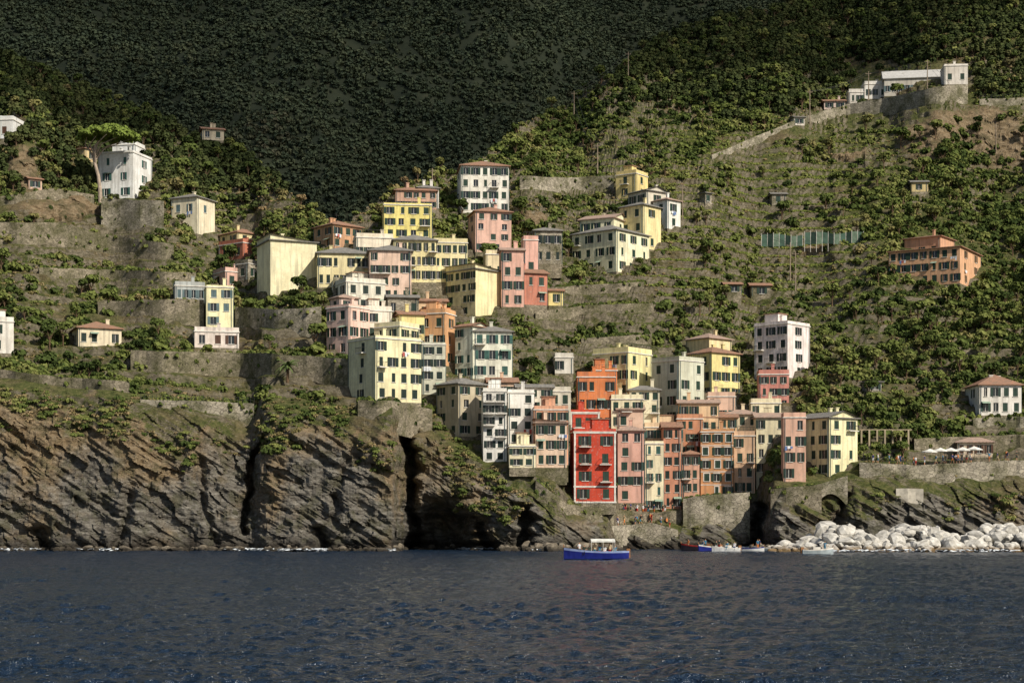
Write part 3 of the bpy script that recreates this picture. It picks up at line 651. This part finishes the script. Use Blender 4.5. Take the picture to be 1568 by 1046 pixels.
d_b=vis*hill*(1-.35*town)*nzf*(1-.78*vine)*(1-.6*upper)*(1+.8*sstep(1350,1500,cpx))
r=np.random.RandomState(77); WP=np.array(WP); HP=np.array(HP)
sets=[('hillside_bushes',150,7,.17,6600,(.9,2.0),1),('hillside_shrubs',110,6,.19,10000,(.5,1.3),2),('hillside_thicket',200,10,.14,2500,(1.5,2.7),3)]
for nm,n,l,s,cnt,sz,sd_ in sets:
    P,S=scatter(cnt,d_b,sd_,size=sz)
    if sd_==2:
        k=fpkeep(WP,np.full(len(WP),.5),.1); W2=WP[k]; P=np.vstack([P,W2,HP]); S=np.concatenate([S,r.uniform(.5,1.4,len(W2)),r.uniform(.4,.9,len(HP))])
    instancer(nm,P,S,proto(FM,n,1.0,l,s,sd_),nm+'_foliage')
P,S=scatter(1200,vis*hill*(1-.5*town)*nzf*(1-.85*vine)*(1+1.0*sstep(1300,1450,cpx)*sstep(300,450,cpy)),14,size=(1.4,2.5),margin=.8)
instancer('hillside_trees',P,S,proto(FM,260,1.0,10,.13,31,1.0,1.5,1),'tree_crown_and_trunk')
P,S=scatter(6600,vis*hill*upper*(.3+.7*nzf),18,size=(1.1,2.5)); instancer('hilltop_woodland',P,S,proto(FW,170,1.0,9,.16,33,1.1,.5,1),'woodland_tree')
d_v=vis*hill*(vine*1.0+.12*right*(1-upper))*(NZ>.86)*(1-town)
P,S=scatter(11500,d_v,15,size=(.38,.8)); instancer('vineyard_plants',P,S,proto(FV,60,1.0,5,.24,41,.8),'vine_plant')
P,S=scatter(4500,vis*hill*(1-town)*(1.7-nzf),19,size=(.4,.9)); instancer('dry_grass_tufts',P,S,proto(FY,80,1.0,6,.16,53,.6),'grass_tuft')
d_g=vis*sstep(.2,.6,cvg)*(ccm*1.6+.25)*(NZ>.2)*(cpy>0)*(1-sstep(900,940,cpx)*(1-sstep(1330,1360,cpx)))
P,S=scatter(5500,d_g,16,size=(.35,1.0)); instancer('cliff_grass_tufts',P,S,proto(FY,80,1.0,6,.16,51,.7),'grass_tuft')
P,S=scatter(5600,d_g,17,size=(.4,1.3)); instancer('cliff_scrub',P,S,proto(FM,110,1.0,6,.18,52,.8),'scrub_foliage')
# forest on mountain
GVm=MV[:-2]; ar,_z=cells(GVm); kk=(GVm[:-1,:-1,2]-CZ)/GVm[:-1,:-1,1]; tx=GVm[:-1,:-1,0]/GVm[:-1,:-1,1]
w=(ar*((kk>.12)&(kk<.32)&(tx>-.31)&(tx<.18))).ravel(); w/=w.sum(); idx=RS.choice(len(w),34000,p=w); i=idx//(len(mx)-1); j=idx%(len(mx)-1)
a=RS.rand(len(idx),1);b=RS.rand(len(idx),1); P=GVm[i,j]*(1-a)*(1-b)+GVm[i,j+1]*a*(1-b)+GVm[i+1,j]*(1-a)*b+GVm[i+1,j+1]*a*b
S=1.5+2.2*RS.rand(len(idx)); h=len(idx)//2
instancer('distant_forest_trees',P[:h],S[:h],proto(FD,60,1.0,8,.28,61,1.1,.3),'forest_tree_crown')
instancer('distant_forest_trees',P[h:],S[h:],proto(FD,50,1.0,6,.30,62,1.5,.3),'forest_tree_crown')
# umbrella pine
def stone_pine(px,py,pyc,w,dx_=14):
    Y=depthAt(204,304)-2.2; b=Vector(unp(px,py,Y)); Ht=(py-pyc)*Y/F; R=w*Y/F/2
    e=empty('umbrella_pine_tree',b); mb=MB(); dx=dx_*Y/F
    pts=[(.6,0,-2.5),(.5,0,Ht*.15),(.1,0,Ht*.4),(-.9,0,Ht*.68),(0,0,Ht)]
    mb.tube(pts,[.5,.44,.38,.34,.2],8)
    for k in range(9):
        a=k*.7; r_=R*random.uniform(.5,.85); s=Ht*random.uniform(.6,.75); x=-.6
        mb.tube([(x,0,s),(x+math.cos(a)*r_*.5,math.sin(a)*r_*.5,s+(Ht-s)*.7),(dx+math.cos(a)*r_,math.sin(a)*r_,Ht+.4)],[.2,.14,.06],6)
    mb.obj('trunk_and_limbs',plain('pine_bark',(176,158,140),.95),e)
    r=np.random.RandomState(5); Vs=[];Qs=[];o=0
    for k in range(80):
        a=r.rand()*6.28; q=R*math.sqrt(r.rand())*.92; v,f=leafcloud(140,R*.33,6,.25,100+k,.6); v=v+np.array([dx+math.cos(a)*q,math.sin(a)*q*.8,Ht+.1+(1-(q/R)**2)*3.6*r.uniform(.25,1)]); Vs.append(v);Qs.append(f+o);o+=len(v)
    npmesh('crown',np.vstack(Vs),np.vstack(Qs),[foliage('pine_needles',[(.1,(.12,.17,.035,1)),(.9,(.19,.24,.055,1))])],smooth=False,parent=e)
stone_pine(150,306,216,90)
def palm(px,py,h,dY=-1):
    Y=depthAt(px,py)+dY; b=Vector(unp(px,py,Y)); e=empty('palm_tree',b); mb=MB(); mb.tube([(0,0,-1),(0.1,0,h*.5),(0,0,h)],[.3,.24,.2],8); mb.obj('trunk',BARK,e)
    f=MB()
    for k in range(26):
        a=k*2.4; el=random.uniform(-.2,1.1); L=random.uniform(2,2.8); prev=Vector((0,0,h)); dr=Vector((math.cos(a)*math.cos(el),math.sin(a)*math.cos(el),math.sin(el))); sd=Vector((-math.sin(a),math.cos(a),0))
        for s in range(7):
            nx=prev+dr*(L/7); wd=.38*(1-s/8)
            f.quad(prev,nx,nx+sd*wd-Vector((0,0,.14)),prev+sd*wd*.8-Vector((0,0,.1))); f.quad(prev,prev-sd*wd*.8-Vector((0,0,.1)),nx-sd*wd-Vector((0,0,.14)),nx); prev=nx; dr.z-=.22; dr.normalize()
    f.obj('fronds',plain('palm_frond',(92,108,56),.7),e)
palm(440,578,2.0)
# ---------------- sea
ys=np.concatenate([[-600,-50],np.geomspace(14,335,760),[420]]); tx=np.linspace(-1,1,700)
SX=np.zeros((len(ys),len(tx)+2)); SY=np.repeat(ys[:,None],len(tx)+2,1)
SX[:,1:-1]=tx[None]*(np.clip(ys,10,None)[:,None]*.34+8); SX[:,0]=-2500;SX[:,-1]=2500
SZ=np.zeros_like(SX); r=np.random.RandomState(3)
for k in range(64):
    lam=min(.45*1.055**k,8); a=r.normal(.3,.85); am=.016*lam*(1 if lam<1.8 else .24)*r.uniform(.5,1.2); ph=r.rand()*6.28
    SZ+=am*np.sin((SX*math.sin(a)+SY*math.cos(a))*6.283/lam+ph+1.3*np.sin(SX*.07*math.cos(k)+SY*.043*math.sin(k*1.7)))
SZ*=.85*(.8+.5*fbm(SX/14,SY/20,s=7)); SZ[:3]=0;SZ[-1]=0; SZ[:,0]=0;SZ[:,-1]=0
m,nt,b=newmat('sea_water',.14,.5); p=pos(nt)
b.inputs['IOR'].default_value=1.33
n1=N(nt,'ShaderNodeTexNoise',{'Vector':scl(nt,p,(1,1.3,1)),'Scale':2.4,'Detail':3.0,'Roughness':.65}); n2=N(nt,'ShaderNodeTexNoise',{'Vector':p,'Scale':.05,'Detail':2.0})
setc(nt,b,mixc(nt,n2.outputs['Fac'],(.006,.018,.040,1),(.012,.028,.052,1))); bump(nt,b,n1.outputs['Fac'],1.0,.6)
npmesh('sea_water',np.stack([SX,SY,SZ],-1).reshape(-1,3),gridq(*SX.shape),[m])
# ---------------- boulders
def boulders(name,items,mat,seed):
    import bmesh
    r=np.random.RandomState(seed); bm=bmesh.new(); bmesh.ops.create_icosphere(bm,subdivisions=2,radius=1); bv=np.array([v.co[:] for v in bm.verts]); bf=np.array([[v.index for v in f.verts] for f in bm.faces]); bm.free()
    Vs=[];Fs=[];o=0
    for (x,y,z,s) in items:
        pl=r.normal(size=(9,3)); pl/=np.linalg.norm(pl,axis=1)[:,None]; v=bv.copy()
        for q_ in pl:
            h=r.uniform(.5,.85); dd=v@q_; v-=np.outer(np.maximum(dd-h,0),q_)
        v*=np.array([r.uniform(.8,1.4),r.uniform(.8,1.2),r.uniform(.6,1.0)])*s; a=r.rand()*6.28; c,s_=math.cos(a),math.sin(a)
        v=v@np.array([[c,s_,0],[-s_,c,0],[0,0,1]]); v+=r.normal(size=v.shape)*.02*s; Vs.append(v+[x,y,z]);Fs.append(bf+o);o+=len(v)
    return npmesh(name,np.vstack(Vs),np.vstack(Fs),[mat],smooth=False)
def rockmat(name,lo,hi,wetc=(.16,.10,.04,1)):
    m,nt,b=newmat(name,.9,.2); p=pos(nt); pz=N(nt,'ShaderNodeSeparateXYZ',{0:p}).outputs[2]
    n=N(nt,'ShaderNodeTexNoise',{'Vector':p,'Scale':.9,'Detail':5.0,'Roughness':.7}); x=ramp(nt,n.outputs['Fac'],[(.3,lo),(.65,hi)])
    t_=mth(nt,'ADD',mth(nt,'MULTIPLY',pz,.25),mth(nt,'MULTIPLY',n.outputs['Fac'],.3)); x=mixc(nt,ramp(nt,t_,[(.24,.95),(.42,0.0)]),x,wetc); setc(nt,b,x); return m
it=[]
for k in range(700):
    px=1178+random.random()**.9*640; x=(px-CX)*292/F; y=random.uniform(284,302); ln=min(1,(px-1165)/110)
    prof=ln*3.7*math.sin(min(1,max(.05,(y-283)/13))*math.pi*.5)*(.85+.25*math.sin(px*.05)); it.append((x,y,prof-random.uniform(.1,.9),random.choice([.5,.7,.9,1.2,1.6])*random.uniform(.8,1.15)))
boulders('breakwater_boulders',it,rockmat('pale_boulder',(.26,.24,.20,1),(.66,.63,.57,1)),3)
it=[]
for k in range(620):
    px=random.uniform(-150,945); c=int(np.clip(np.searchsorted(cols,px),0,nc-1)); r0=int(np.argmax(ZA[:Nc,c]>-.1)); y=YA[r0,c]-random.uniform(-.5,2.2)
    if 640<px<730 and random.random()<.6: continue
    it.append(((px-CX)*y/F,y,random.uniform(-.4,.3),random.uniform(.3,1.1)*(1.5 if px>800 else 1)))
for k in range(60):
    px=random.uniform(1150,1260); y=random.uniform(296,306); it.append(((px-CX)*y/F,y,random.uniform(-.2,.9),random.uniform(.4,.9)))
boulders('shore_rocks',it,rockmat('dark_shore_rock',(.08,.065,.045,1),(.28,.235,.175,1),(.03,.025,.018,1)),5)
m,nt,b=newmat('sea_foam',.8,.2); setc(nt,b,(.75,.78,.8,1)); FOAM=m
mb=MB(); 
for (a0,a1,dn) in ((345,500,1.4),(575,605,1.6),(120,180,1.4),(815,832,2.5),(0,60,1.0),(700,760,.5),(380,440,1),(450,500,4.2),(1100,1175,.6),(1240,1560,.35)):
    for k in range(int((a1-a0)*1.6*dn)):
        px=random.uniform(a0,a1); c=int(np.clip(np.searchsorted(cols,px),0,nc-1)); r0=int(np.argmax(ZA[:Nc,c]>-.1)); y=(YA[r0,c] if px<1180 else 284)-abs(random.gauss(0,1.1))-.3; x=(px-CX)*y/F
        s=random.uniform(.15,.6); n=7; z=random.uniform(.1,.4)
        mb.quad(*[(x+math.cos(q_*6.283/n)*s*random.uniform(.6,1.6),y+math.sin(q_*6.283/n)*s*.6*random.uniform(.6,1.3),z+random.uniform(-.08,.16)) for q_ in range(n)])
mb.obj('sea_foam',FOAM)
# ---------------- people
SKIN=plain('skin',(200,150,120),.6); HAIR=[plain('dark_hair',(50,36,28),.7),plain('fair_hair',(150,120,80),.7)]
CL=[plain('cloth_%d'%i,c,.9) for i,c in enumerate([(220,220,220),(40,60,110),(180,50,45),(60,70,60),(210,190,150),(70,130,160),(30,30,34),(220,130,60)])]
def skinmesh(name,J,E,Rr,zones):
    me=bpy.data.meshes.new(name+'_sk'); me.from_pydata(J,E,[]); ob=bpy.data.objects.new(name+'_sk',me); sc.collection.objects.link(ob)
    ob.modifiers.new('s','SKIN')
    for i_,r_ in enumerate(Rr): me.skin_vertices[0].data[i_].radius=(r_,r_)
    me.skin_vertices[0].data[0].use_root=True
    sb=ob.modifiers.new('u','SUBSURF'); sb.levels=1; sb.render_levels=1
    dg=bpy.context.evaluated_depsgraph_get(); dg.update(); res=bpy.data.meshes.new_from_object(ob.evaluated_get(dg)); bpy.data.objects.remove(ob)
    res.materials.clear()
    for _ in range(4): res.materials.append(SKIN)
    for p_ in res.polygons: p_.material_index=zones(p_.center); p_.use_smooth=True
    res.name=name; return res
def body(kind):
    if kind=='stand': legs=[((.09,0,.5),(.09,.02,.08),(.1,-.12,.03)),((-.1,0,.5),(-.1,.02,.08),(-.12,-.12,.03))]; hz=.92; arms=[((.23,0,1.15),(.25,-.05,.9),(.25,-.08,.8)),((-.23,0,1.15),(-.22,-.14,.95),(-.16,-.25,.98))]
    elif kind=='walk': legs=[((.09,-.16,.5),(.09,-.22,.1),(.1,-.36,.05)),((-.1,.1,.5),(-.1,.34,.12),(-.1,.26,.03))]; hz=.9; arms=[((.22,.1,1.14),(.23,.12,.9),(.23,.08,.8)),((-.22,-.1,1.14),(-.22,-.2,.93),(-.22,-.26,.86))]
    else: legs=[((.1,-.42,.5),(.1,-.44,.08),(.11,-.58,.04)),((-.1,-.42,.5),(-.1,-.44,.08),(-.11,-.58,.04))]; hz=.5; arms=[((.22,-.05,.74),(.18,-.25,.62),(.12,-.34,.6)),((-.22,-.05,.74),(-.18,-.25,.62),(-.12,-.34,.6))]
    o=hz-.92
    J=[(0,0,hz),(0,0,1.15+o),(0,0,1.4+o),(0,-.01,1.5+o),(0,-.02,1.6+o),(0,-.01,1.7+o)]; R=[.15,.13,.12,.055,.1,.085]; E=[(0,1),(1,2),(2,3),(3,4),(4,5)]
    for s,(k,a,f) in zip((1,-1),legs):
        i_=len(J); J+=[(s*.1,-.02 if kind!='sit' else -.1,hz-.06),k,a,f]; R+=[.095,.06,.042,.04]; E+=[(0,i_),(i_,i_+1),(i_+1,i_+2),(i_+2,i_+3)]
    for s,(el,wr,hd) in zip((1,-1),arms):
        i_=len(J); J+=[(s*.19,0,1.4+o),el,wr,hd]; R+=[.06,.045,.032,.04]; E+=[(2,i_),(i_,i_+1),(i_+1,i_+2),(i_+2,i_+3)]
    def zones(c):
        z=c.z-o
        if z>1.5: return 3 if (z>1.66 or c.y>.02) else 0
        if z>1.46: return 0
        if abs(c.x)>.2 and z<1.2: return 0
        if z>.95 or (kind=='sit' and z>.9 and c.y>-.15): return 1
        if kind!='sit' and c.z<.45: return 0
        return 2
    return skinmesh('person_'+kind,J,E,R,zones)
PB={k:body(k) for k in ('stand','walk','sit')}
def person(loc,rot=0,kind='stand',parent=None,name='person'):
    ob=bpy.data.objects.new(name,PB[kind]); sc.collection.objects.link(ob); ob.location=loc; ob.rotation_euler=(0,0,rot); s=random.uniform(.93,1.05); ob.scale=(s,s,s)
    for i_,m_ in ((1,random.choice(CL)),(2,random.choice(CL)),(3,random.choice(HAIR))): ob.material_slots[i_].link='OBJECT'; ob.material_slots[i_].material=m_
    if parent: ob.parent=parent
for k in range(18): person(quay(random.uniform(940,1030),random.uniform(.6,4)),random.uniform(-1.5,1.5),random.choice(['stand','walk']))
for k in range(14): person(quay2(random.uniform(946,1042),random.uniform(.6,1.6)),random.uniform(-1,1),random.choice(['stand','walk']))
for k in range(26): person(prom(random.uniform(1322,1566),random.uniform(.7,2)),random.uniform(-1.5,1.5),random.choice(['stand','walk']))
# ---------------- boats
def boat(name,px,py,L,Bm,D,hc,stripe,yaw,canopy=False,crew=0,cab=False):
    Y=F*CZ/(py-HY); x=(px-CX)*Y/F; e=empty(name,(x,Y,0)); e.rotation_euler=(0,0,yaw)
    mb=MB(); n=14; rings=[]
    for i_ in range(n):
        t_=i_/(n-1); w=Bm/2*(math.sin(math.pi*min(1,(t_*.93+.02)))**.55 if t_<.5 else (1-((t_-.5)/.5)**3*.45)); w=max(w,.04)
        sh=D*(1+.65*(1-t_)**2.5+.2*t_**2); xx=-L/2+L*t_; rk=-.35*(1-t_)**4
        rings.append([(xx+rk,w*c_,z_) for c_,z_ in ((-1,sh),(-.97,sh*.8),(-.8,.12),(-.35,-.22),(0,-.3),(.35,-.22),(.8,.12),(.97,sh*.8),(1,sh))])
    for a_,b_ in zip(rings,rings[1:]):
        for k in range(8): mb.quad(a_[k],b_[k],b_[k+1],a_[k+1],mi=1 if k in (0,7) else 0)
        da=[(a_[0][0],a_[0][1]*.88,a_[0][2]-.28),(a_[8][0],a_[8][1]*.88,a_[8][2]-.28)];db=[(b_[0][0],b_[0][1]*.88,b_[0][2]-.28),(b_[8][0],b_[8][1]*.88,b_[8][2]-.28)]
        mb.quad(da[0],db[0],db[1],da[1],mi=2); mb.quad(a_[0],da[0],db[0],b_[0],mi=1); mb.quad(a_[8],b_[8],db[1],da[1],mi=1)
    mb.quad(*rings[-1]); mb.quad(*reversed(rings[0]))
    mb.obj('hull',[hc,stripe,plain('boat_deck',(180,150,110),.7)],e)
    b2=MB(); b2.tube([rings[0][0],(rings[0][0][0]-.05,0,rings[0][0][2]+.35)],[.07,.05],6)
    for s_ in (.35,.6): b2.box((-L/2+L*s_,-Bm*.4,D*.8),(.35,0,0),(0,Bm*.8,0),(0,0,.06))
    b2.box((L/2-.25,-.2,.2),(.45,0,0),(0,.4,0),(0,0,D+.25)); b2.obj('benches_and_engine',plain('boat_wood',(150,105,66),.6),e)
    if canopy:
        c=MB(); x0,x1=-.12*L,.27*L; z_=D+1.45
        for i_ in range(6):
            a0=-1+i_/3;a1=-1+(i_+1)/3; f_=lambda a_:(a_*Bm*.42,z_+.22*(1-a_*a_)); y0,zz0=f_(a0);y1,zz1=f_(a1); c.quad((x0,y0,zz0),(x1,y0,zz0),(x1,y1,zz1),(x0,y1,zz1)); c.quad((x0,y0,zz0-.08),(x0,y1,zz1-.08),(x1,y1,zz1-.08),(x1,y0,zz0-.08))
        for y_ in (-1,1): c.box((x0,y_*Bm*.42-.01,z_-.2),(x1-x0,0,0),(0,.02,0),(0,0,.2))
        c.obj('canopy',plain('canopy_cloth',(226,224,215),.8),e); q_=MB()
        for xx in (x0+.05,(x0+x1)/2,x1-.05):
            for y_ in (-1,1): q_.tube([(xx,y_*Bm*.41,D*.8),(xx,y_*Bm*.41,z_)],[.03,.03],5)
        q_.obj('canopy_posts',TRIM,e)
    if cab:
        c=MB(); c.box((-.1*L,-.35*Bm,D*.8),(.25*L,0,0),(0,.7*Bm,0),(0,0,.6)); c.quad((-.12*L,-.33*Bm,D+.5),(-.12*L,.33*Bm,D+.5),(-.04*L,.3*Bm,D+1.0),(-.04*L,-.3*Bm,D+1.0),mi=1); c.obj('console_and_windscreen',[TRIM,GLASS],e)
    for k in range(crew): person((-L*.3+L*.58*k/max(1,crew-1),random.uniform(-.4,.1)*Bm*.6,D*.6 if k%3 else D*.45),random.uniform(-1,1),'sit' if k%3 else 'stand',e,'crew_member')
blue=plain('blue_hull',(34,44,128),.4,.4); wh=plain('white_hull',(228,228,224),.4,.5); dk=plain('dark_hull',(52,44,52),.5); gy=plain('grey_hull',(170,180,182),.4)
boat('blue_tour_boat',915,856.5,7.7,2.3,.9,blue,plain('gunwale_paint',(150,165,205),.5),math.radians(4),canopy=True,crew=8)
boat('grey_motor_boat',1250,849,4.4,1.7,.65,gy,TRIM,math.radians(-170),cab=True,crew=1)
boat('white_motor_boat',1113,845,4.3,1.6,.6,wh,TRIM,math.radians(8),cab=True,crew=3)
boat('dark_rowing_boat',1066,843,4.4,1.6,.75,dk,plain('red_stripe',(160,40,35)),math.radians(-14),crew=2)
boat('dark_rowing_boat',1088,844,4.0,1.5,.7,blue,TRIM,math.radians(25),crew=2)
boat('white_rowing_boat',1150,844.5,3.6,1.4,.5,wh,blue,math.radians(170),crew=1)
boat('white_rowing_boat',1172,843.5,3.4,1.3,.5,gy,TRIM,math.radians(-20),crew=1)
# ---------------- street furniture
def parasol(loc,R=1.5,h=2.4):
    e=empty('cafe_parasol',loc); mb=MB(); n=8
    for k in range(n):
        a0=k*6.283/n;a1=(k+1)*6.283/n; p0=(math.cos(a0)*R,math.sin(a0)*R,h);p1=(math.cos(a1)*R,math.sin(a1)*R,h)
        mb.quad(p0,p1,(0,0,h+.55)); mb.quad((p0[0],p0[1],h-.18),(p1[0],p1[1],h-.18),p1,p0)
    mb.obj('canopy',plain('parasol_cloth',(238,234,224),.9),e); q_=MB(); q_.tube([(0,0,0),(0,0,h+.5)],[.035,.03],6); q_.tube([(0,0,0),(0,0,.08)],[.3,.25],10); q_.obj('pole',IRON,e)
for px in (1424,1440,1456,1474,1492): parasol(prom(px,2.6))
PT=[]
def pole(px,py,pyt,dY=0):
    Y=depthAt(px,py)+dY; b=unp(px,py,Y); h=(py-pyt)*Y/F; mb=MB(); mb.tube([(0,0,-1),(0,0,h)],[.17,.11],8); mb.box((-.8,-.06,h-.7),(1.6,0,0),(0,.12,0),(0,0,.12))
    for s_ in (-.7,0,.6): mb.tube([(s_,0,h-.58),(s_,0,h-.4)],[.06,.05],6)
    o=mb.obj('utility_pole',plain('pole_wood',(150,134,114),.9)); o.location=b; PT.append(Vector(b)+Vector((0,0,h-.4)))
for a_ in ((879,184,140),(962,122,80),(915,278,220),(1045,334,284),(1210,425,372),(1218,445,385),(1240,188,138),(1330,166,110),(1420,140,92),(662,302,258),(1525,240,190)): pole(*a_)
mb=MB()
for i_,j_ in ((0,1),(2,3),(3,4),(6,7),(7,8),(8,10),(2,0)):
    a_,b_=PT[i_],PT[j_]; L_=(b_-a_).length
    for s_ in (-.7,.6): mb.tube([a_.lerp(b_,t_/10)+Vector((s_,0,-L_*.04*4*(t_/10)*(1-t_/10))) for t_ in range(11)],[.03]*11,4)
mb.obj('power_lines',IRON)
def netting(px0,px1,yt,yb):
    e=empty('green_netting_fence',(0,0,0)); mb=MB(); q_=MB()
    xs=np.arange(px0,px1,9.); Y=depthAt((px0+px1)/2,yb)-1
    for i_,x in enumerate(xs):
        sg=1.2*math.sin(i_*1.3); p_=Vector(unp(x,yb+sg*.5,Y+.3*math.sin(i_*2.1))); h=(yb-yt)*Y/F*(.85+.15*math.sin(i_*.9)); q_.tube([p_-Vector((0,0,3)),p_+Vector((0,-.15,h+.3))],[.06,.06],5)
        if i_+1<len(xs):
            sg2=1.2*math.sin((i_+1)*1.3); h2=(yb-yt)*Y/F*(.85+.15*math.sin((i_+1)*.9)); p2=Vector(unp(xs[i_+1],yb+sg2*.5,Y+.3*math.sin((i_+1)*2.1))); mb.quad(p_-Vector((0,.1,1.2)),p2-Vector((0,.1,1.2)),p2+Vector((0,-.1,h2)),p_+Vector((0,-.1,h)),mi=i_%3)
    mb.obj('netting',[plain('green_net',(70,94,80),.9,ns=.6,var=.2),plain('dark_net',(52,72,62),.9),plain('faded_net',(100,118,100),.9)],e); q_.obj('posts',TRIM,e)
netting(1166,1232,358,370); netting(1232,1352,355,366)
e=empty('pergola',(0,0,0)); mb=MB()
for px in range(1318,1400,12):
    Y=depthAt(1350,672)-1; p_=Vector(unp(px,672,Y)); mb.box(p_-Vector((0,0,2)),(.3,0,0),(0,.3,0),(0,0,3.6))
mb.box(Vector(unp(1316,672,depthAt(1350,672)-1))+Vector((0,.05,1.6)),(9.6,0,0),(0,.2,0),(0,0,.15)); mb.obj('posts_and_beam',wallmat((170,152,122)),e)
e=empty('stone_footbridge',(0,0,0)); mb=MB(); Y=depthAt(1270,760)-2; n=12
for i_ in range(n):
    def pt(t_): px=1246+t_*52; top=748-(t_*16); arch=776-20*math.sin(math.pi*min(1,max(0,t_))); return px,top,max(arch,top+3)
    a_=pt(i_/n);b_=pt((i_+1)/n)
    for dy in (0,2.2):
        q4=[unp(a_[0],a_[2],Y+dy),unp(b_[0],b_[2],Y+dy),unp(b_[0],b_[1]-4,Y+dy),unp(a_[0],a_[1]-4,Y+dy)]
        mb.quad(*(q4 if dy==0 else q4[::-1]))
    mb.quad(unp(a_[0],a_[1],Y),unp(b_[0],b_[1],Y),unp(b_[0],b_[1],Y+2.2),unp(a_[0],a_[1],Y+2.2)); mb.quad(unp(a_[0],a_[2],Y+2.2),unp(b_[0],b_[2],Y+2.2),unp(b_[0],b_[2],Y),unp(a_[0],a_[2],Y))
mb.obj('arch_and_parapet',STONEL,e)
# ---------------- light, world, camera
EL,AZ=math.radians(38),math.radians(136)
sd=Vector((math.sin(AZ)*math.cos(EL),math.cos(AZ)*math.cos(EL),math.sin(EL)))
w_=bpy.data.worlds.new('World'); sc.world=w_; w_.use_nodes=True; nt=w_.node_tree
sk=nt.nodes.new('ShaderNodeTexSky'); sk.sky_type='NISHITA'; sk.sun_disc=False; sk.sun_elevation=EL; sk.sun_rotation=AZ
nt.links.new(sk.outputs[0],nt.nodes['Background'].inputs[0]); nt.nodes['Background'].inputs[1].default_value=.078
l=bpy.data.lights.new('sun','SUN'); l.energy=4.9; l.angle=math.radians(.5); l.color=(1,.93,.81); lo=bpy.data.objects.new('sun',l); lo.rotation_euler=sd.to_track_quat('Z','Y').to_euler(); sc.collection.objects.link(lo)
# thin see-through cloud sheet added out of view to shade the inland mountain
gx,gy=np.meshgrid(np.linspace(-760,820,110),np.linspace(520,1750,90))
front=560+60*fbm(gx/90,gx*0,o=3,s=4)-70*sstep(-20,-140,gx)+30*sstep(60,200,gx)
gy=front+(gy-520)
gz=60+(gy-560)*.45; t_=(1000-gz)/sd.z
cxx=gx+sd.x*t_; cyy=gy+sd.y*t_; cz_=1000+25*fbm(cxx/60,cyy/60,o=4,s=6)
m=bpy.data.materials.new('shade_cloud_sheet'); m.use_nodes=True; nt=m.node_tree; nt.nodes.remove(nt.nodes['Principled BSDF'])
nz=N(nt,'ShaderNodeTexNoise',{'Vector':pos(nt),'Scale':.006,'Detail':5.0,'Roughness':.6}); f_=ramp(nt,nz.outputs['Fac'],[(.38,.52),(.62,.86)])
ms=N(nt,'ShaderNodeMixShader',{0:f_,1:N(nt,'ShaderNodeBsdfTransparent').outputs[0],2:N(nt,'ShaderNodeBsdfTranslucent',{'Color':(.6,.6,.62,1)}).outputs[0]}); nt.links.new(ms.outputs[0],nt.nodes['Material Output'].inputs[0])
npmesh('thin_shade_cloud',np.stack([cxx,cyy,cz_],-1).reshape(-1,3),gridq(*cxx.shape),[m])
cam=bpy.data.cameras.new('camera'); co=bpy.data.objects.new('camera',cam); sc.collection.objects.link(co); co.location=(0,0,CZ); co.rotation_euler=(math.pi/2,0,0)
cam.sensor_width=36; cam.lens=36*F/1568; cam.shift_y=(HY-523)/1568; cam.clip_end=6000; cam.clip_start=.5; sc.camera=co
sc.view_settings.view_transform='Standard'; sc.view_settings.look='None'; sc.view_settings.exposure=0
